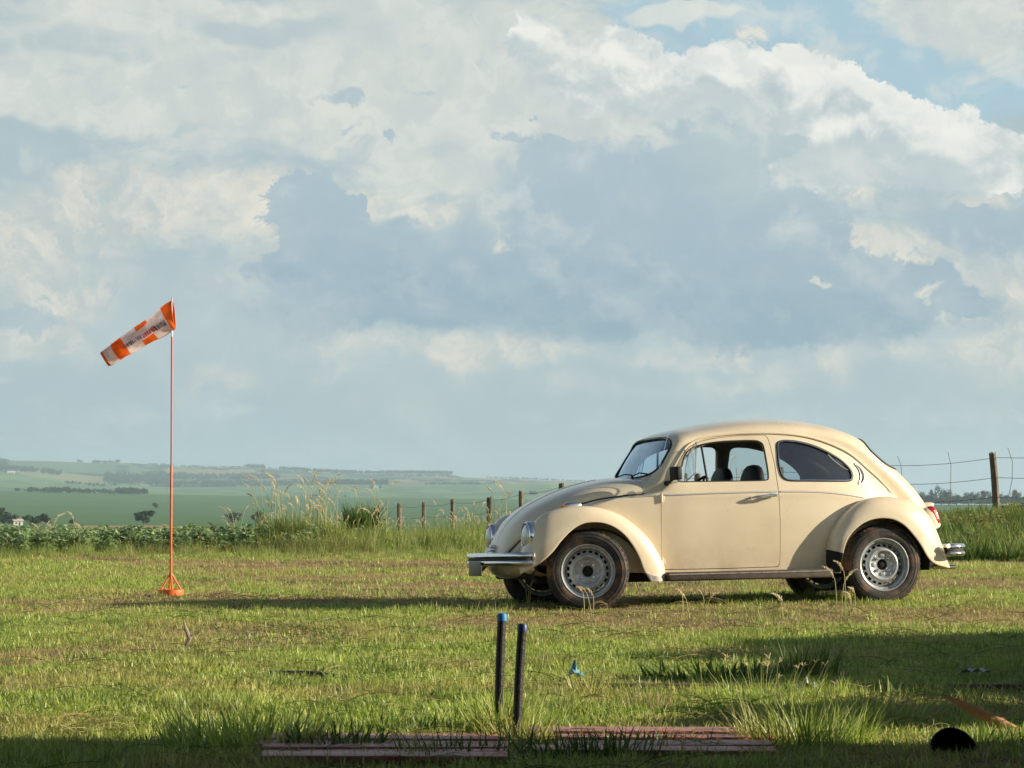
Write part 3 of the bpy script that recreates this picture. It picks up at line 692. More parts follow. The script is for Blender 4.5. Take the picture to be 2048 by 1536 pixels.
for far in (0, 1):
    FX = flip if far else (lambda q: q)
    SF, ff = fender("front_wing", FF, far); SR, rf = fender("rear_wing", RF, far)
    # dark seam bead between wings and body
    for Sx, par in ((SF, ff), (SR, rf)):
        us = np.linspace(0, Sx.nu - 1, 60); X = Sx.ev(us, np.full(60, Sx.nv - 1.25)); b = MB(); b.tube([tuple(x) for x in X], .005, 5)
        pobj("wing_piping", FX((b.V, b.F)), PAINT, par)
    # scuffed guard on trailing foot of the front wing, black guard on leading foot of rear wing
    g = panel(SF, [(14.55, .9), (15.15, .9), (15.5, 2.4), (15.7, 4.5), (15.95, 7), (15.98, 7), (15.98, .9)], [], .2, .25, .003, .003); pobj("stone_guard", FX(g), SCUFF, ff)
    g = panel(SR, [(.05, .9), (1.15, .9), (1.2, 7.1), (.05, 7.1)], [], .2, .25, .003, .003); pobj("stone_guard", FX(g), PLAST, rf)
    # headlamp
    s_ = 1 if far else -1
    hc = Vector((-.440, s_ * .560, .572)); ax = Vector((-1, s_ * .03, .02)).normalized(); Q = Matrix.Translation(hc) @ ax.to_track_quat('Z', 'Y').to_matrix().to_4x4()
    b = MB(); b.lathe([(.105, -.10), (.115, -.05), (.121, -.01), (.1215, .004), (.117, .018), (.109, .024), (.102, .021), (.100, .008)], 48, Q)
    hl = b.build("headlamp", CHROME, car)
    b = MB(); b.lathe([(.101, .010), (.092, .022), (.070, .034), (.037, .042), (.001, .044)], 40, Q); b.build("lens", CLEARL, hl)
    b = MB(); b.lathe([(.119, -.16), (.121, -.10), (.122, -.03), (.120, -.012)], 40, Q); b.build("lamp_bucket", PAINT, hl)
    # indicator on top of the wing
    b = MB(); y = s_ * .622; b.tube([(-.158, y, .802), (-.125, y, .808), (-.075, y, .812), (-.035, y, .812), (-.02, y, .812)], [.022, .026, .022, .011, .003], 14)
    for i, v in enumerate(b.V): b.V[i] = (v[0], y + (v[1] - y) * 1.35, v[2])
    il = b.build("indicator_lamp", CHROME, car)
    b = MB(); b.tube([(-.182, y, .798), (-.176, y, .799), (-.156, y, .802)], [.012, .019, .0215], 14)
    for i, v in enumerate(b.V): b.V[i] = (v[0], y + (v[1] - y) * 1.35, v[2])
    b.build("amber_lens", ORANGEL, il)
    # tail lamp: tall rounded cluster on the rear of the wing
    def egg(c, r, e, n=20, m=14):
        V = []; F = []
        for i in range(m + 1):
            a = pi * i / m - pi / 2
            for j in range(n):
                t = 2 * pi * j / n; f = lambda w, p: abs(w) ** p * (1 if w > 0 else -1)
                V.append((c[0] + r[0] * f(cos(a), e) * f(cos(t), e), c[1] + r[1] * f(cos(a), e) * f(sin(t), e), c[2] + r[2] * f(sin(a), e)))
        for i in range(m):
            for j in range(n): F.append((i * n + j, i * n + (j + 1) % n, (i + 1) * n + (j + 1) % n, (i + 1) * n + j))
        return V, F
    rotm = Matrix.Translation((2.872, s_ * .535, .652)) @ Matrix.Rotation(radians(-20), 4, 'Y')
    b = MB(); V, F = egg((0, 0, 0), (.062, .062, .098), .75); b.add(V, F, rotm); tl = b.build("tail_lamp", PAINT, car)
    b = MB(); V, F = egg((.020, 0, .012), (.062, .058, .085), .7); b.add(V, F, rotm); b.build("red_lens", REDL, tl)
    b = MB(); V, F = egg((.012, 0, -.066), (.060, .052, .028), .8); b.add(V, F, rotm); b.build("reversing_lens", WHITEL, tl)
    # dark wheel housings
    for cx, r0, x0, x1 in ((.03, .44, 0, 0), (2.40, .46, 0, 0)):
        b = MB(); pr = []
        for i in range(25):
            a = pi * i / 24; pr.append((cx + r0 * .98 * cos(a), r0 * .86 * sin(a) + .25))
        V = [(p[0], (y if y > -.5 else -.56 - .17 * max(sin(pi * (k % 25) / 24), 0)), min(p[1], .63)) for y in (-.735, -.30) for k, p in enumerate(pr)]; F = [(i, i + 1, 26 + i, 25 + i) for i in range(24)]
        V += [(cx, -.30, .25)]; F += [(25 + i, 26 + i, 50) for i in range(24)]
        b.add(V, F); pobj("wheel_housing", FX((b.V, b.F)), UNDER, car)
    # running board
    b = MB(); b.box((1.29, -.675, .246), (1.36, .155, .070), bev=.016); rb = pobj("running_board", FX((b.V, b.F)), BOARDM, car)
    b = MB(); b.tube([(.62, -.753, .262), (1.955, -.753, .262)], .006, 6); pobj("edge_trim", FX((b.V, b.F)), SCUFF, rb)
    b = MB(); b.box((1.29, -.61, .262), (1.36, .05, .04)); pobj("sill", FX((b.V, b.F)), PAINT, car)
# ---- underside, floor, interior
b = MB(); b.box((1.28, 0, .245), (2.9, 1.04, .07)); b.box((2.55, 0, .30), (.55, .7, .18), bev=.05); b.box((-.2, 0, .30), (.5, .9, .10), bev=.03); b.build("floor_pan", UNDER, car)
b = MB(); b.box((.68, 0, .86), (.22, 1.08, .20), bev=.05); b.box((.60, 0, .95), (.10, 1.0, .05), bev=.02); b.build("dashboard", PLAST, car)
b = MB(); b.box((2.16, 0, .66), (.14, 1.06, .50), bev=.06); b.box((1.95, 0, .48), (.48, 1.06, .2), bev=.06); b.build("rear_seat", SEATM, car)
b = MB(); b.box((2.40, 0, .66), (.36, .94, .48), bev=.02); b.build("luggage_well", DARKIN, car)
for y, x in ((-.31, 1.452), (.31, 1.412)):      # driver, passenger
    Q = Matrix.Translation((x, y, .02)); b = MB(); V = []; F = []; prof = [(.42,.235,.05), (.50,.25,.07), (.65,.25,.075), (.80,.245,.07), (.90,.235,.062), (.97,.215,.055), (1.02,.19,.05), (1.06,.15,.042), (1.082,.095,.03), (1.09,.02,.01)]
    n = 24
    for z, w, t in prof:
        for j in range(n):
            a = 2 * pi * j / n; f = lambda v: abs(v) ** .7 * (1 if v > 0 else -1); V.append(((z - .45) * .10 - .03 + t * f(cos(a)), w * f(sin(a)), z))
    for i in range(len(prof) - 1):
        for j in range(n): F.append((i * n + j, i * n + (j + 1) % n, (i + 1) * n + (j + 1) % n, (i + 1) * n + j))
    b.add(V, F, Q); b.box((-.24, 0, .44), (.48, .48, .13), Q, .05); b.build("front_seat", SEATM, car)
b = MB(); Q = Matrix.Translation((.98, -.31, .86)) @ Matrix.Rotation(radians(-58), 4, 'Y')
b.tube([(.19 * cos(2 * pi * i / 40), .19 * sin(2 * pi * i / 40), 0) for i in range(40)], .011, 8, Q, closed=True)
b.tube([(-.19, 0, 0), (0, 0, -.03), (.19, 0, 0)], .010, 6, Q); b.tube([(0, 0, -.02), (0, 0, -.35)], .02, 8, Q); b.build("steering_wheel", PLAST, car)
b = MB(); b.tube([(.735, 0, 1.30), (.76, 0, 1.27)], .006, 6); b.box((.775, 0, 1.25), (.014, .19, .055), bev=.006); b.build("inner_mirror", PLAST, car)
# ---- wipers
def onws(y, z, o): 
    uv = BODY.inv([(y, z)], [1, 2], (11.0, 16), (6, 18))[0]; return tuple(BODY.ev(*uv)[0] + BODY.nrm(*uv)[0] * o)
for y0, y1 in ((-.28, -.46), (.12, -.12)):
    b = MB()
    b.tube([onws(y0, .998, .012), onws(y0, 1.005, .032)], .010, 8)
    b.tube([onws(y0, 1.005, .030), onws(y0 * .55 + y1 * .45 + .03, 1.04, .034), onws(y1, 1.035, .022)], .005, 6)
    b.tube([onws(y1 + .17, 1.050, .016), onws(y1, 1.035, .018), onws(y1 - .03, 1.03, .016)], .0055, 6)
    b.build("windscreen_wiper", PLAST, car)
# ---- aerial on the near cowl
b = MB(); b.tube([(.582, -.545, .935), (.590, -.550, .955)], [.018, .010], 12); b.tube([(.590, -.550, .955), (.640, -.548, 1.12), (.712, -.545, 1.36)], [.0028, .0022, .0014], 6); b.build("aerial", TRIMM, car)
b = MB(); b.lathe([(.001, .022), (.014, .018), (.02, .006), (.02, -.01)], 16, Matrix.Translation((.578, -.556, .938))); b.build("aerial_base", PLAST, car)
# ---- door mirror, black
b = MB(); c = Vector((.690, -.765, 1.038)); Q = Matrix.Translation(c) @ Matrix.Rotation(radians(12), 4, 'Z')
b.box((0, 0, 0), (.050, .120, .104), Q, .014); mr = b.build("door_mirror", PLAST, car)
b = MB(); b.tube([(.652, -.645, .965), (.655, -.70, .970), (.672, -.742, .992)], [.016, .012, .010], 10); b.lathe([(.020, -.006), (.022, .004), (.012, .012), (.001, .014)], 16, Matrix.Translation((.652, -.650, .965)) @ Matrix.Rotation(radians(90), 4, 'X')); b.build("mirror_arm", PLAST, mr)
b = MB(); b.box((.0265, 0, 0), (.004, .104, .09), Q, .0015); b.build("mirror_glass", CHROME, mr)
# ---- bumpers: upper and lower bright bars with black strip between
def bumper(name, plan, z0, sgn):
    P = spline(plan, 48); r = MB()
    def sweep(mb, prof):
        V = []; F = []; n = len(prof); k = len(P)
        for i in range(k):
            t = P[min(i + 1, k - 1)] - P[max(i - 1, 0)]; t /= np.linalg.norm(t); o = np.array([t[1], -t[0]]) * sgn
            for d, z in prof: V.append((P[i][0] + o[0] * d, P[i][1] + o[1] * d, z0 + z))
        for i in range(k - 1):
            for j in range(n): F.append((i * n + j, i * n + (j + 1) % n, (i + 1) * n + (j + 1) % n, (i + 1) * n + j))
        F.append(tuple(range(n))); F.append(tuple((k - 1) * n + j for j in range(n))[::-1]); mb.add(V, F)
    a = MB(); sweep(a, [(-.03, .044), (.005, .050), (.022, .047), (.030, .036), (.031, .022), (.024, .014), (-.03, .012)]); sweep(a, [(-.03, -.044), (.006, -.050), (.024, -.044), (.031, -.034), (.031, -.022), (.024, -.013), (-.03, -.012)])
    o = a.build(name, CHROME, car, 40); c = MB(); sweep(c, [(-.028, .013), (.016, .015), (.018, 0), (.016, -.014), (-.028, -.012)]); c.build("black_strip", RUBBER, o, 40)
    return o
fb = bumper("front_bumper", [(-.455,-.70), (-.50,-.698), (-.555,-.665), (-.615,-.55), (-.655,-.38), (-.678,-.18), (-.685,0), (-.678,.18), (-.655,.38), (-.615,.55), (-.555,.665), (-.50,.698), (-.455,.70)], .408, -1)
rbm = bumper("rear_bumper", [(2.955,-.715), (3.00,-.712), (3.06,-.68), (3.13,-.56), (3.175,-.38), (3.20,-.18), (3.208,0), (3.20,.18), (3.175,.38), (3.13,.56), (3.06,.68), (3.00,.712), (2.955,.715)], .405, 1)
for y in (-.33, .33):
    for x in (-.60, 3.13): b = MB(); b.box((x, y, .40), (.12, .03, .05)); b.build("bumper_bracket", UNDER, car)
b = MB(); b.box((-.720, 0, .338), (.005, .38, .112), bev=.002); pl = b.build("number_plate", PLATEM, car)
b = MB(); b.box((3.242, -.02, .385), (.008, .10, .07), bev=.002); b.build("reflector_tape", pmat('yellow_plastic', (.75, .62, .05), .4), rbm)
b = MB(); b.box((3.075, 0, .77), (.10, .13, .05), bev=.02); b.build("plate_lamp", PAINT, car)
for y in (-.40, .40): b = MB(); b.tube([(2.95, y, .272), (3.14, y, .268)], .017, 14); b.build("exhaust_pipe", CHROME, car)

# ---- wheels
def make_wheel():
    w = bpy.data.objects.new("wheel", None); COL.objects.link(w); w.parent = car
    b = MB(); b.lathe([(.194, .050), (.199, .064), (.212, .075), (.240, .081), (.272, .079), (.296, .068), (.309, .052), (.3155, .030), (.3165, .010), (.3165, -.010), (.3155, -.030), (.309, -.052), (.296, -.068), (.272, -.079), (.240, -.081), (.212, -.075), (.199, -.064), (.194, -.050)], 72, close=True)
    for r in (.262, .286): b.lathe([(r - .002, .0795 if r < .27 else .0735), (r, .0825 if r < .27 else .0765), (r + .002, .0785 if r < .27 else .0720)], 72)
    for i in range(48):                                                  # tread blocks over the shoulder
        a = 2 * pi * i / 48; Q = Matrix.Rotation(a, 4, 'Z'); b.box((.3070, 0, .050), (.008, .026, .018), Q, .003); b.box((.3070, 0, -.050), (.008, .026, .018), Q, .003)
    t = b.build("tyre", TYRE, w, 40)
    b = MB()
    b.lathe([(.196, .058), (.2060, .062), (.2085, .069), (.2070, .075), (.2030, .076), (.1985, .070), (.1960, .058), (.1900, .046), (.1790, .042), (.1740, .034), (.1720, .010), (.1715, -.03), (.180, -.05), (.20, -.06)], 100)
    ns = 20; per = 5
    b.lathe([(.1722, .012), (.1660, .020), (.1605, .024), (.1420, .033), (.1340, .040), (.1270, .049), (.1180, .0535), (.1090, .0525), (.1020, .046), (.0970, .036), (.0900, .031), (.0450, .031), (.0420, .026), (.0400, .010)], 100,
            skip=lambda i, j: i == 2 and (j % per) in (1, 2, 3))
    for i in range(4):
        a = i * pi / 2; Q = Matrix.Rotation(a, 4, 'Z'); b.box((.0735, 0, .033), (.030, .036, .010), Q, .0045)
        Q = Matrix.Rotation(a + pi / 4, 4, 'Z'); b.box((.090, 0, .031), (.014, .02, .006), Q, .0025)
    rm = b.build("rim", RIMM, w, 38)
    b = MB()
    for i in range(4):
        a = pi / 4 + i * pi / 2; Q = Matrix.Translation((.065 * cos(a), .065 * sin(a), .030)); b.lathe([(.0125, 0), (.0125, .006), (.0095, .009), (.0090, .017), (.0060, .020), (.0005, .021)], 12, Q); b.build("wheel_bolt", CHROME, w); b = MB()
    b = MB(); b.lathe([(.0425, .010), (.036, .016), (.020, .020), (.018, .034), (.001, .036)], 24); b.lathe([(.158, -.045), (.155, -.052), (.02, -.050), (.001, -.05)], 40); b.build("hub", UNDER, w)
    return w
def place_wheel(w, x, y, rx, rz): w.location = (x, y, .302); w.rotation_euler = (rx, 0, rz)
w0 = make_wheel()
def copy_tree(o, parent=None):
    c = o.copy(); COL.objects.link(c)
    if parent is not None: c.parent = parent
    for ch in [k for k in bpy.data.objects if k.parent == o]: copy_tree(ch, c)
    return c
place_wheel(w0, 0, -.655, pi / 2, -radians(14))
for x, y, rx, rz in ((2.40, -.655, pi / 2, 0), (0, .655, -pi / 2, -radians(14)), (2.40, .655, -pi / 2, 0)):
    c = copy_tree(w0, car); place_wheel(c, x, y, rx, rz)

# ================================================================== SCENERY
# ---- terrain: one sheet, polar rings round the viewpoint, out past the last ridge
def tab(x, xs, ys): return np.interp(x, xs, ys)
def sst(x, a, b):
    t = np.clip((x - a) / (b - a), 0, 1); return t * t * (3 - 2 * t)
_g = np.random.default_rng(5).random((64, 64))
def vnoise(x, y):
    x = np.asarray(x, float); y = np.asarray(y, float); xi = np.floor(x).astype(int); yi = np.floor(y).astype(int); fx = x - xi; fy = y - yi
    fx = fx * fx * (3 - 2 * fx); fy = fy * fy * (3 - 2 * fy); g = lambda a, b: _g[a % 64, b % 64]
    return (g(xi, yi) * (1 - fx) + g(xi + 1, yi) * fx) * (1 - fy) + (g(xi, yi + 1) * (1 - fx) + g(xi + 1, yi + 1) * fx) * fy
def fbm(x, y, o=4): return sum(vnoise(x * 2 ** k + 7.3 * k, y * 2 ** k + 3.1 * k) * .5 ** k for k in range(o)) / sum(.5 ** k for k in range(o))
# elevation angles (mrad, negative = below eye level) of field edges and ridges against bearing (mrad)
MR = lambda px: (np.array(px) - 1024) / 5.764
E_ = lambda y: (960 - np.array(y, float)) / 5.764
def elA(b): return tab(b, MR([0, 300, 700, 1000, 1500, 2048]), E_([981, 988, 995, 998, 1004, 1014]))
def elB(b): return tab(b, MR([-300, 0, 90, 176, 350, 500, 650, 800, 1100, 1400, 1700]), E_([935, 943, 953, 965, 975, 973, 969, 969, 968, 982, 1010]))
def elC(b): return tab(b, MR([-400, -100, 0, 117, 205, 263, 352, 440, 500, 600, 664, 723, 846, 905, 930, 998, 1100, 1400, 1700]),
                       E_([900, 915, 921, 923, 927, 926, 933, 936, 936, 942, 946, 948, 948, 949, 955, 957, 961, 978, 1012]))
def zfar(r, b):
    """height beyond 500 m from elevation tables"""
    b = np.asarray(b, float); r = np.asarray(r, float)
    rs = [500, 800, 900, 2400, 3500, 3750, 6000, 6300, 7600, 9000, 12000]
    A, B, Cc = elA(b), elB(b), elC(b)
    es = [-30 + 0 * b, E_(1062) + 0 * b, E_(1050) + 0 * b, tab(b, MR([1000, 1600]), [0, 1]) * (E_(1009) - (E_(1050) * .35 + A * .65)) + (E_(1050) * .35 + A * .65), A, A - .35, B, B - .5, (B * .55 + Cc * .45), Cc, Cc - 3]
    out = np.zeros(np.broadcast(r, b).shape); r_ = np.broadcast_to(r, out.shape)
    k = np.clip(np.searchsorted(rs, r_) - 1, 0, len(rs) - 2)
    es = np.stack([np.broadcast_to(e, out.shape) for e in es], 0); rs = np.array(rs, float)
    t = np.clip((r_ - rs[k]) / (rs[k + 1] - rs[k]), 0, 1)
    e = np.take_along_axis(es, k[None], 0)[0] * (1 - t) + np.take_along_axis(es, (k + 1)[None], 0)[0] * t
    return 1.0 + e / 1000 * r_
def ground_z(X, Y):
    X = np.asarray(X, float); Y = np.asarray(Y, float); r = np.hypot(X, Y); a = np.arctan2(X, np.maximum(Y, 1e-3)); a = np.where(Y < 0, np.sign(X) * 1.4, a)
    z = np.interp(r, [0, 38, 50, 65, 75, 90, 120, 200, 500], [0, 0, -.12, -.4, -.65, -1.15, -3, -9.5, -14])
    z = z + np.clip(X - .4, 0, 2.6) * .0135 * sst(Y, 14, 18) * (1 - sst(Y, 32, 40))
    z = z - .26 * sst(r, 40, 58) * sst(-a, .02, .08) + .42 * sst(r, 34, 46) * sst(a, .10, .19)
    z = z + (fbm(X * .55 + 20, Y * .55) - .5) * .05 * (1 - sst(r, 60, 120)) * sst(r, 1, 6)
    zf = zfar(np.clip(r, 500, 12000), np.clip(a * 1000, -900, 900))
    return np.where(r > 500, zf, z)
az = np.concatenate([np.linspace(-pi, -.30, 60, endpoint=False), np.linspace(-.30, .30, 420, endpoint=False), np.linspace(.30, pi, 60, endpoint=False)])
rr = np.concatenate([[.5, 2, 4, 6, 8], np.linspace(9, 48, 150), np.geomspace(49, 500, 50), np.geomspace(520, 3740, 70), np.geomspace(3760, 12000, 90)])
R_, A_ = np.meshgrid(rr, az, indexing='ij'); X_ = R_ * np.sin(A_); Y_ = R_ * np.cos(A_)
Z_ = ground_z(X_, Y_)
nr, na = R_.shape
V = np.stack([X_, Y_, Z_], -1).reshape(-1, 3); V = np.concatenate([V, [[0, 0, 0]]]); F = []
for i in range(nr - 1):
    for j in range(na):
        j2 = (j + 1) % na; F.append((i * na + j, i * na + j2, (i + 1) * na + j2, (i + 1) * na + j))
for j in range(na): F.append((nr * na, (j + 1) % na, j))
F = [f[::-1] for f in F]
bb = A_ * 1000; col = np.zeros((nr, na, 3))
def put(mask, c): col[mask] = c
nz = fbm(bb / 9, R_ / 500, 3); nz2 = fbm(bb / 5 + 9, R_ / 260 + 4, 3)
put(R_ < 36, (.16, .16, .06)); put((R_ >= 36) & (R_ < 500), (.12, .14, .05))
put((R_ >= 500) & (R_ < 3600), (.10, .19, .075))
put((R_ > 805 + 60 * nz2) & (R_ < 880 + 70 * nz - 40 * np.abs(bb - MR(245)) / 22) & (bb > MR(112)) & (bb < MR(378)), (.36, .28, .15))
put((R_ >= 3600) & (R_ < 6150), (.17, .28, .13))
m = (R_ >= 3600) & (R_ < 6150); col[m & (nz > .56)] = (.13, .22, .12)
far_ = R_ >= 6150
put(far_, (.05, .09, .055)); col[far_ & (nz2 > .56)] = (.15, .21, .09); col[far_ & (nz2 < .43)] = (.018, .042, .032); col[far_ & (nz > .62)] = (.30, .25, .13)
put((R_ > 6300) & (R_ < 7400) & (bb > MR(48)) & (bb < MR(220)), (.26, .27, .13))
put((R_ > 7700) & (bb > MR(28)) & (bb < MR(240)), (.13, .19, .09))
put((R_ > 6200) & (R_ < 7000) & (bb > MR(800)) & (bb < MR(920)), (.24, .17, .11))
me = make_mesh("ground", V, F, [], 0); me.polygons.foreach_set('use_smooth', [True] * len(me.polygons))
ca = me.color_attributes.new("field", 'FLOAT_COLOR', 'POINT')
cc = np.ones((len(V), 4), np.float32); cc[:-1, :3] = col.reshape(-1, 3); cc[-1, :3] = (.085, .08, .032); ca.data.foreach_set('color', cc.ravel())
gm = bpy.data.materials.new("field_soil"); gm.use_nodes = True; gt = gm.node_tree; gt.nodes.clear(); N = NT(gt)
pos = N.n('ShaderNodeNewGeometry').outputs['Position']; att = N.n('ShaderNodeVertexColor', layer_name="field").outputs[0]
dist = N.vm('LENGTH', pos)
soil = N.mix(N.sstep(N.noise(pos, 1.3, 6, .6).outputs[0], .38, .62), (.26, .155, .09), (.34, .24, .14))
thatch = N.mix(N.sstep(N.noise(pos, 14.0, 6, .7).outputs[0], .35, .65), (.05, .06, .022), (.13, .115, .055))
nearc = N.mix(N.sstep(N.noise(pos, .45, 5, .6).outputs[0], .42, .60), thatch, soil)
rows = N.noise(N.vm('MULTIPLY', pos, (.004, .03, .03)), 1.0, 4, .6).outputs[0]
farc = N.mix(1.0, att, N.mix(N.sstep(rows, .3, .7), (.86, .88, .86), (1.12, 1.10, 1.08)), 'MULTIPLY')
c = N.mix(N.sstep(dist, 36, 60), nearc, farc)
bs = N.n('ShaderNodeBsdfPrincipled', {'Base Color': c, 'Roughness': .95, 'Specular IOR Level': .1})
bn = N.n('ShaderNodeBump', {'Height': N.noise(pos, 22, 6, .65).outputs[0], 'Strength': .7, 'Distance': .02}); N.link(bn.outputs[0], bs.inputs['Normal'])
N.link(bs.outputs[0], N.n('ShaderNodeOutputMaterial').inputs[0])
me.materials.append(gm); tag(obj("ground", me), kind='structure')

# ---- foliage building blocks
def blade(mb, p, az_, L, w, lean, curl, seg=3, twist=0.0):
    d = Vector((cos(az_), sin(az_), 0)); side = Vector((-sin(az_ + twist), cos(az_ + twist), 0)); q = Vector(p); a = lean; V = []; st = L / seg
    for i in range(seg + 1):
        ww = w * (1 - (i / seg) ** 1.6) * .5
        if i < seg: V += [q - side * ww, q + side * ww]
        else: V.append(q.copy())
        q = q + (Vector((0, 0, 1)) * cos(a) + d * sin(a)) * st; a += curl / seg
    F = [(2 * i, 2 * i + 1, 2 * i + 3, 2 * i + 2) for i in range(seg - 1)]; F.append((2 * seg - 2, 2 * seg - 1, 2 * seg))
    mb.add(V, F)
def tuft(seed, n, rad, h, w, lean=.5, curl=.9, hv=.4):
    r = random.Random(seed); b = MB()
    for _ in range(n):
        a = r.uniform(0, 2 * pi); q = rad * sqrt(r.random()); a2 = a + r.gauss(0, .8)
        blade(b, (q * cos(a), q * sin(a), -.008), a2, h * r.uniform(1 - hv, 1 + hv), w * r.uniform(.6, 1.3), abs(r.gauss(0, lean)), r.uniform(.1, curl) , 3, r.gauss(0, .6))
    return b
def plume(mb, p, az_, L, hl, seed, wid=.012, sw=1.0):
    """seed stalk: stem plus feathery nodding head"""
    r = random.Random(seed); d = Vector((cos(az_), sin(az_), 0)); q = Vector(p); a = r.uniform(-.12, .14); pts = [q.copy()]
    n = 8
    for i in range(n): q = q + (Vector((0, 0, 1)) * cos(a) + d * sin(a)) * (L / n); a += .02 if i < n - 2 else .12; pts.append(q.copy())
    mb.mi = 0; mb.tube([tuple(v) for v in pts], [(.0024 + .001 * (1 - i / n)) * sw for i in range(n + 1)], 4)
    mb.mi = 1; m = 10; base = pts[-1]
    for i in range(m):
        c = base + (Vector((0, 0, 1)) * cos(a) + d * sin(a)) * (hl * i / m); a += r.uniform(.3, .8) / m
        k = 7
        for j in range(k):
            f = r.uniform(0, 2 * pi); s_ = Vector((cos(f), sin(f), r.uniform(.4, 1.0))).normalized() * wid * r.uniform(.8, 1.8) * sin(pi * (i + .8) / (m + 1)) + Vector((0, 0, -.0))
            e = c + s_ + d * .01; t = Vector((r.uniform(-1, 1), r.uniform(-1, 1), r.uniform(-1, 1))).normalized() * wid * .35
            mb.add([c - t * .6, c + t * .6, e + t * .4, e - t * .4 + Vector((0, 0, hl / m * .7))], [(0, 1, 2, 3)])
    mb.mi = 0
def leaf(mb, c, nrm, up, L, W):
    nrm = Vector(nrm).normalized(); u = (Vector(up) - nrm * Vector(up).dot(nrm)); u = u.normalized() if u.length > 1e-4 else nrm.orthogonal().normalized(); s_ = nrm.cross(u)
    c = Vector(c); mb.add([c - u * L * .5, c + s_ * W * .5 - u * L * .08, c + u * L * .5, c - s_ * W * .5 - u * L * .08], [(0, 1, 2, 3)])

PROTO = {}
def protos(key, meshes):
    col_ = bpy.data.collections.new("proto_" + key)
    for i, m in enumerate(meshes):
        o = bpy.data.objects.new("%s_%02d" % (key, i), m); col_.objects.link(o)
    PROTO[key] = (col_, len(meshes))
def scatter(name, key, P, scl, mat=None, rot=None, kind='stuff', idx=None, parent=None):
    P = np.array(P, float); n = len(P); me = bpy.data.meshes.new(name); me.from_pydata([tuple(p) for p in P], [], [])
    a = me.attributes.new("scl", 'FLOAT_VECTOR', 'POINT'); s_ = np.array(scl, float); s_ = np.repeat(s_[:, None], 3, 1) if s_.ndim == 1 else s_; a.data.foreach_set('vector', s_.ravel())
    if rot is None: rot = np.stack([RNG.normal(0, .10, n), RNG.normal(0, .10, n), RNG.uniform(0, 2 * pi, n)], 1)
    a = me.attributes.new("rot", 'FLOAT_VECTOR', 'POINT'); a.data.foreach_set('vector', np.array(rot, float).ravel())
    a = me.attributes.new("pick", 'INT', 'POINT'); a.data.foreach_set('value', (RNG.integers(0, PROTO[key][1], n) if idx is None else np.array(idx)).astype(np.int32))
    o = obj(name, me, parent); 
    if kind: o['kind'] = kind
    g = bpy.data.node_groups.new("scatter_" + name, 'GeometryNodeTree')
    g.interface.new_socket("Geometry", in_out='INPUT', socket_type='NodeSocketGeometry'); g.interface.new_socket("Geometry", in_out='OUTPUT', socket_type='NodeSocketGeometry')
    gi = g.nodes.new('NodeGroupInput'); go = g.nodes.new('NodeGroupOutput'); ip = g.nodes.new('GeometryNodeInstanceOnPoints'); ci = g.nodes.new('GeometryNodeCollectionInfo')
    ci.inputs[0].default_value = PROTO[key][0]; ci.inputs[1].default_value = True; ci.inputs[2].default_value = True
    L = g.links.new; L(gi.outputs[0], ip.inputs['Points']); L(ci.outputs[0], ip.inputs['Instance']); ip.inputs['Pick Instance'].default_value = True
    def at(nm, dt):
        k = g.nodes.new('GeometryNodeInputNamedAttribute'); k.data_type = dt; k.inputs[0].default_value = nm; return k.outputs[0]
    L(at("pick", 'INT'), ip.inputs['Instance Index']); L(at("scl", 'FLOAT_VECTOR'), ip.inputs['Scale'])
    er = g.nodes.new('FunctionNodeEulerToRotation'); L(at("rot", 'FLOAT_VECTOR'), er.inputs[0]); L(er.outputs[0], ip.inputs['Rotation']); L(ip.outputs[0], go.inputs[0])
    md = o.modifiers.new("scatter", 'NODES'); md.node_group = g
    return o

GREEN = leafmat('grass_green', [(.15, .26, .035), (.32, .44, .065), (.52, .61, .15), (.20, .32, .05), (.68, .70, .30)], .45, .45, .7, patch=((.48, .42, .17), .6), spec=.5)
DRY = leafmat('grass_dry', [(.42, .32, .15), (.50, .41, .21), (.33, .28, .11), (.58, .49, .28)], .3, .6, .9)
DKGRN = leafmat('weed_green', [(.07, .14, .028), (.10, .18, .034), (.14, .22, .05), (.085, .14, .03)], .35, .45, .8)
WEED = leafmat('tall_weed', [(.17, .28, .06), (.26, .36, .085), (.33, .38, .12), (.14, .24, .055), (.40, .36, .16)], .45, .55, .35, patch=((.38, .31, .14), .35))
PLUME = leafmat('seed_head', [(.74, .65, .47), (.82, .74, .56), (.62, .54, .36)], .45, .7, .9)
STALK = leafmat('stalk', [(.32, .34, .13), (.46, .42, .20)], .2, .6, .9)
SOY = leafmat('soy_leaf', [(.20, .32, .13), (.29, .42, .19), (.42, .54, .29), (.22, .34, .15)], .35, .42, .6, spec=.4)
TREEL = leafmat('tree_leaf', [(.022, .048, .016), (.035, .068, .022), (.055, .092, .030), (.030, .055, .020)], .25, .55, .02)
EUCL = leafmat('gum_leaf', [(.030, .045, .020), (.05, .065, .030), (.085, .095, .05), (.035, .048, .022)], .25, .55, .02)
BARK = pmat('bark', (.10, .075, .05), .9, var=.3)

def tm(b, name, mats): return make_mesh(name, b.V, b.F, mats, 0, b.M)
protos('lawn', [tm(tuft(i, 24, .08, (.030, .045, .036, .052, .040, .034)[i], (.0075, .010)[i % 2], (1.05, .75)[i % 2], 1.3, .6), 'lawn_tuft', GREEN) for i in range(6)] + [tm(tuft(10 + i, 20, .07, .036, .0045, .95, .8), 'dry_tuft', DRY) for i in range(3)]
       + [tm(tuft(20 + i, 22, .055, .080, .0075, .6, 1.3), 'long_tuft', GREEN) for i in range(3)])
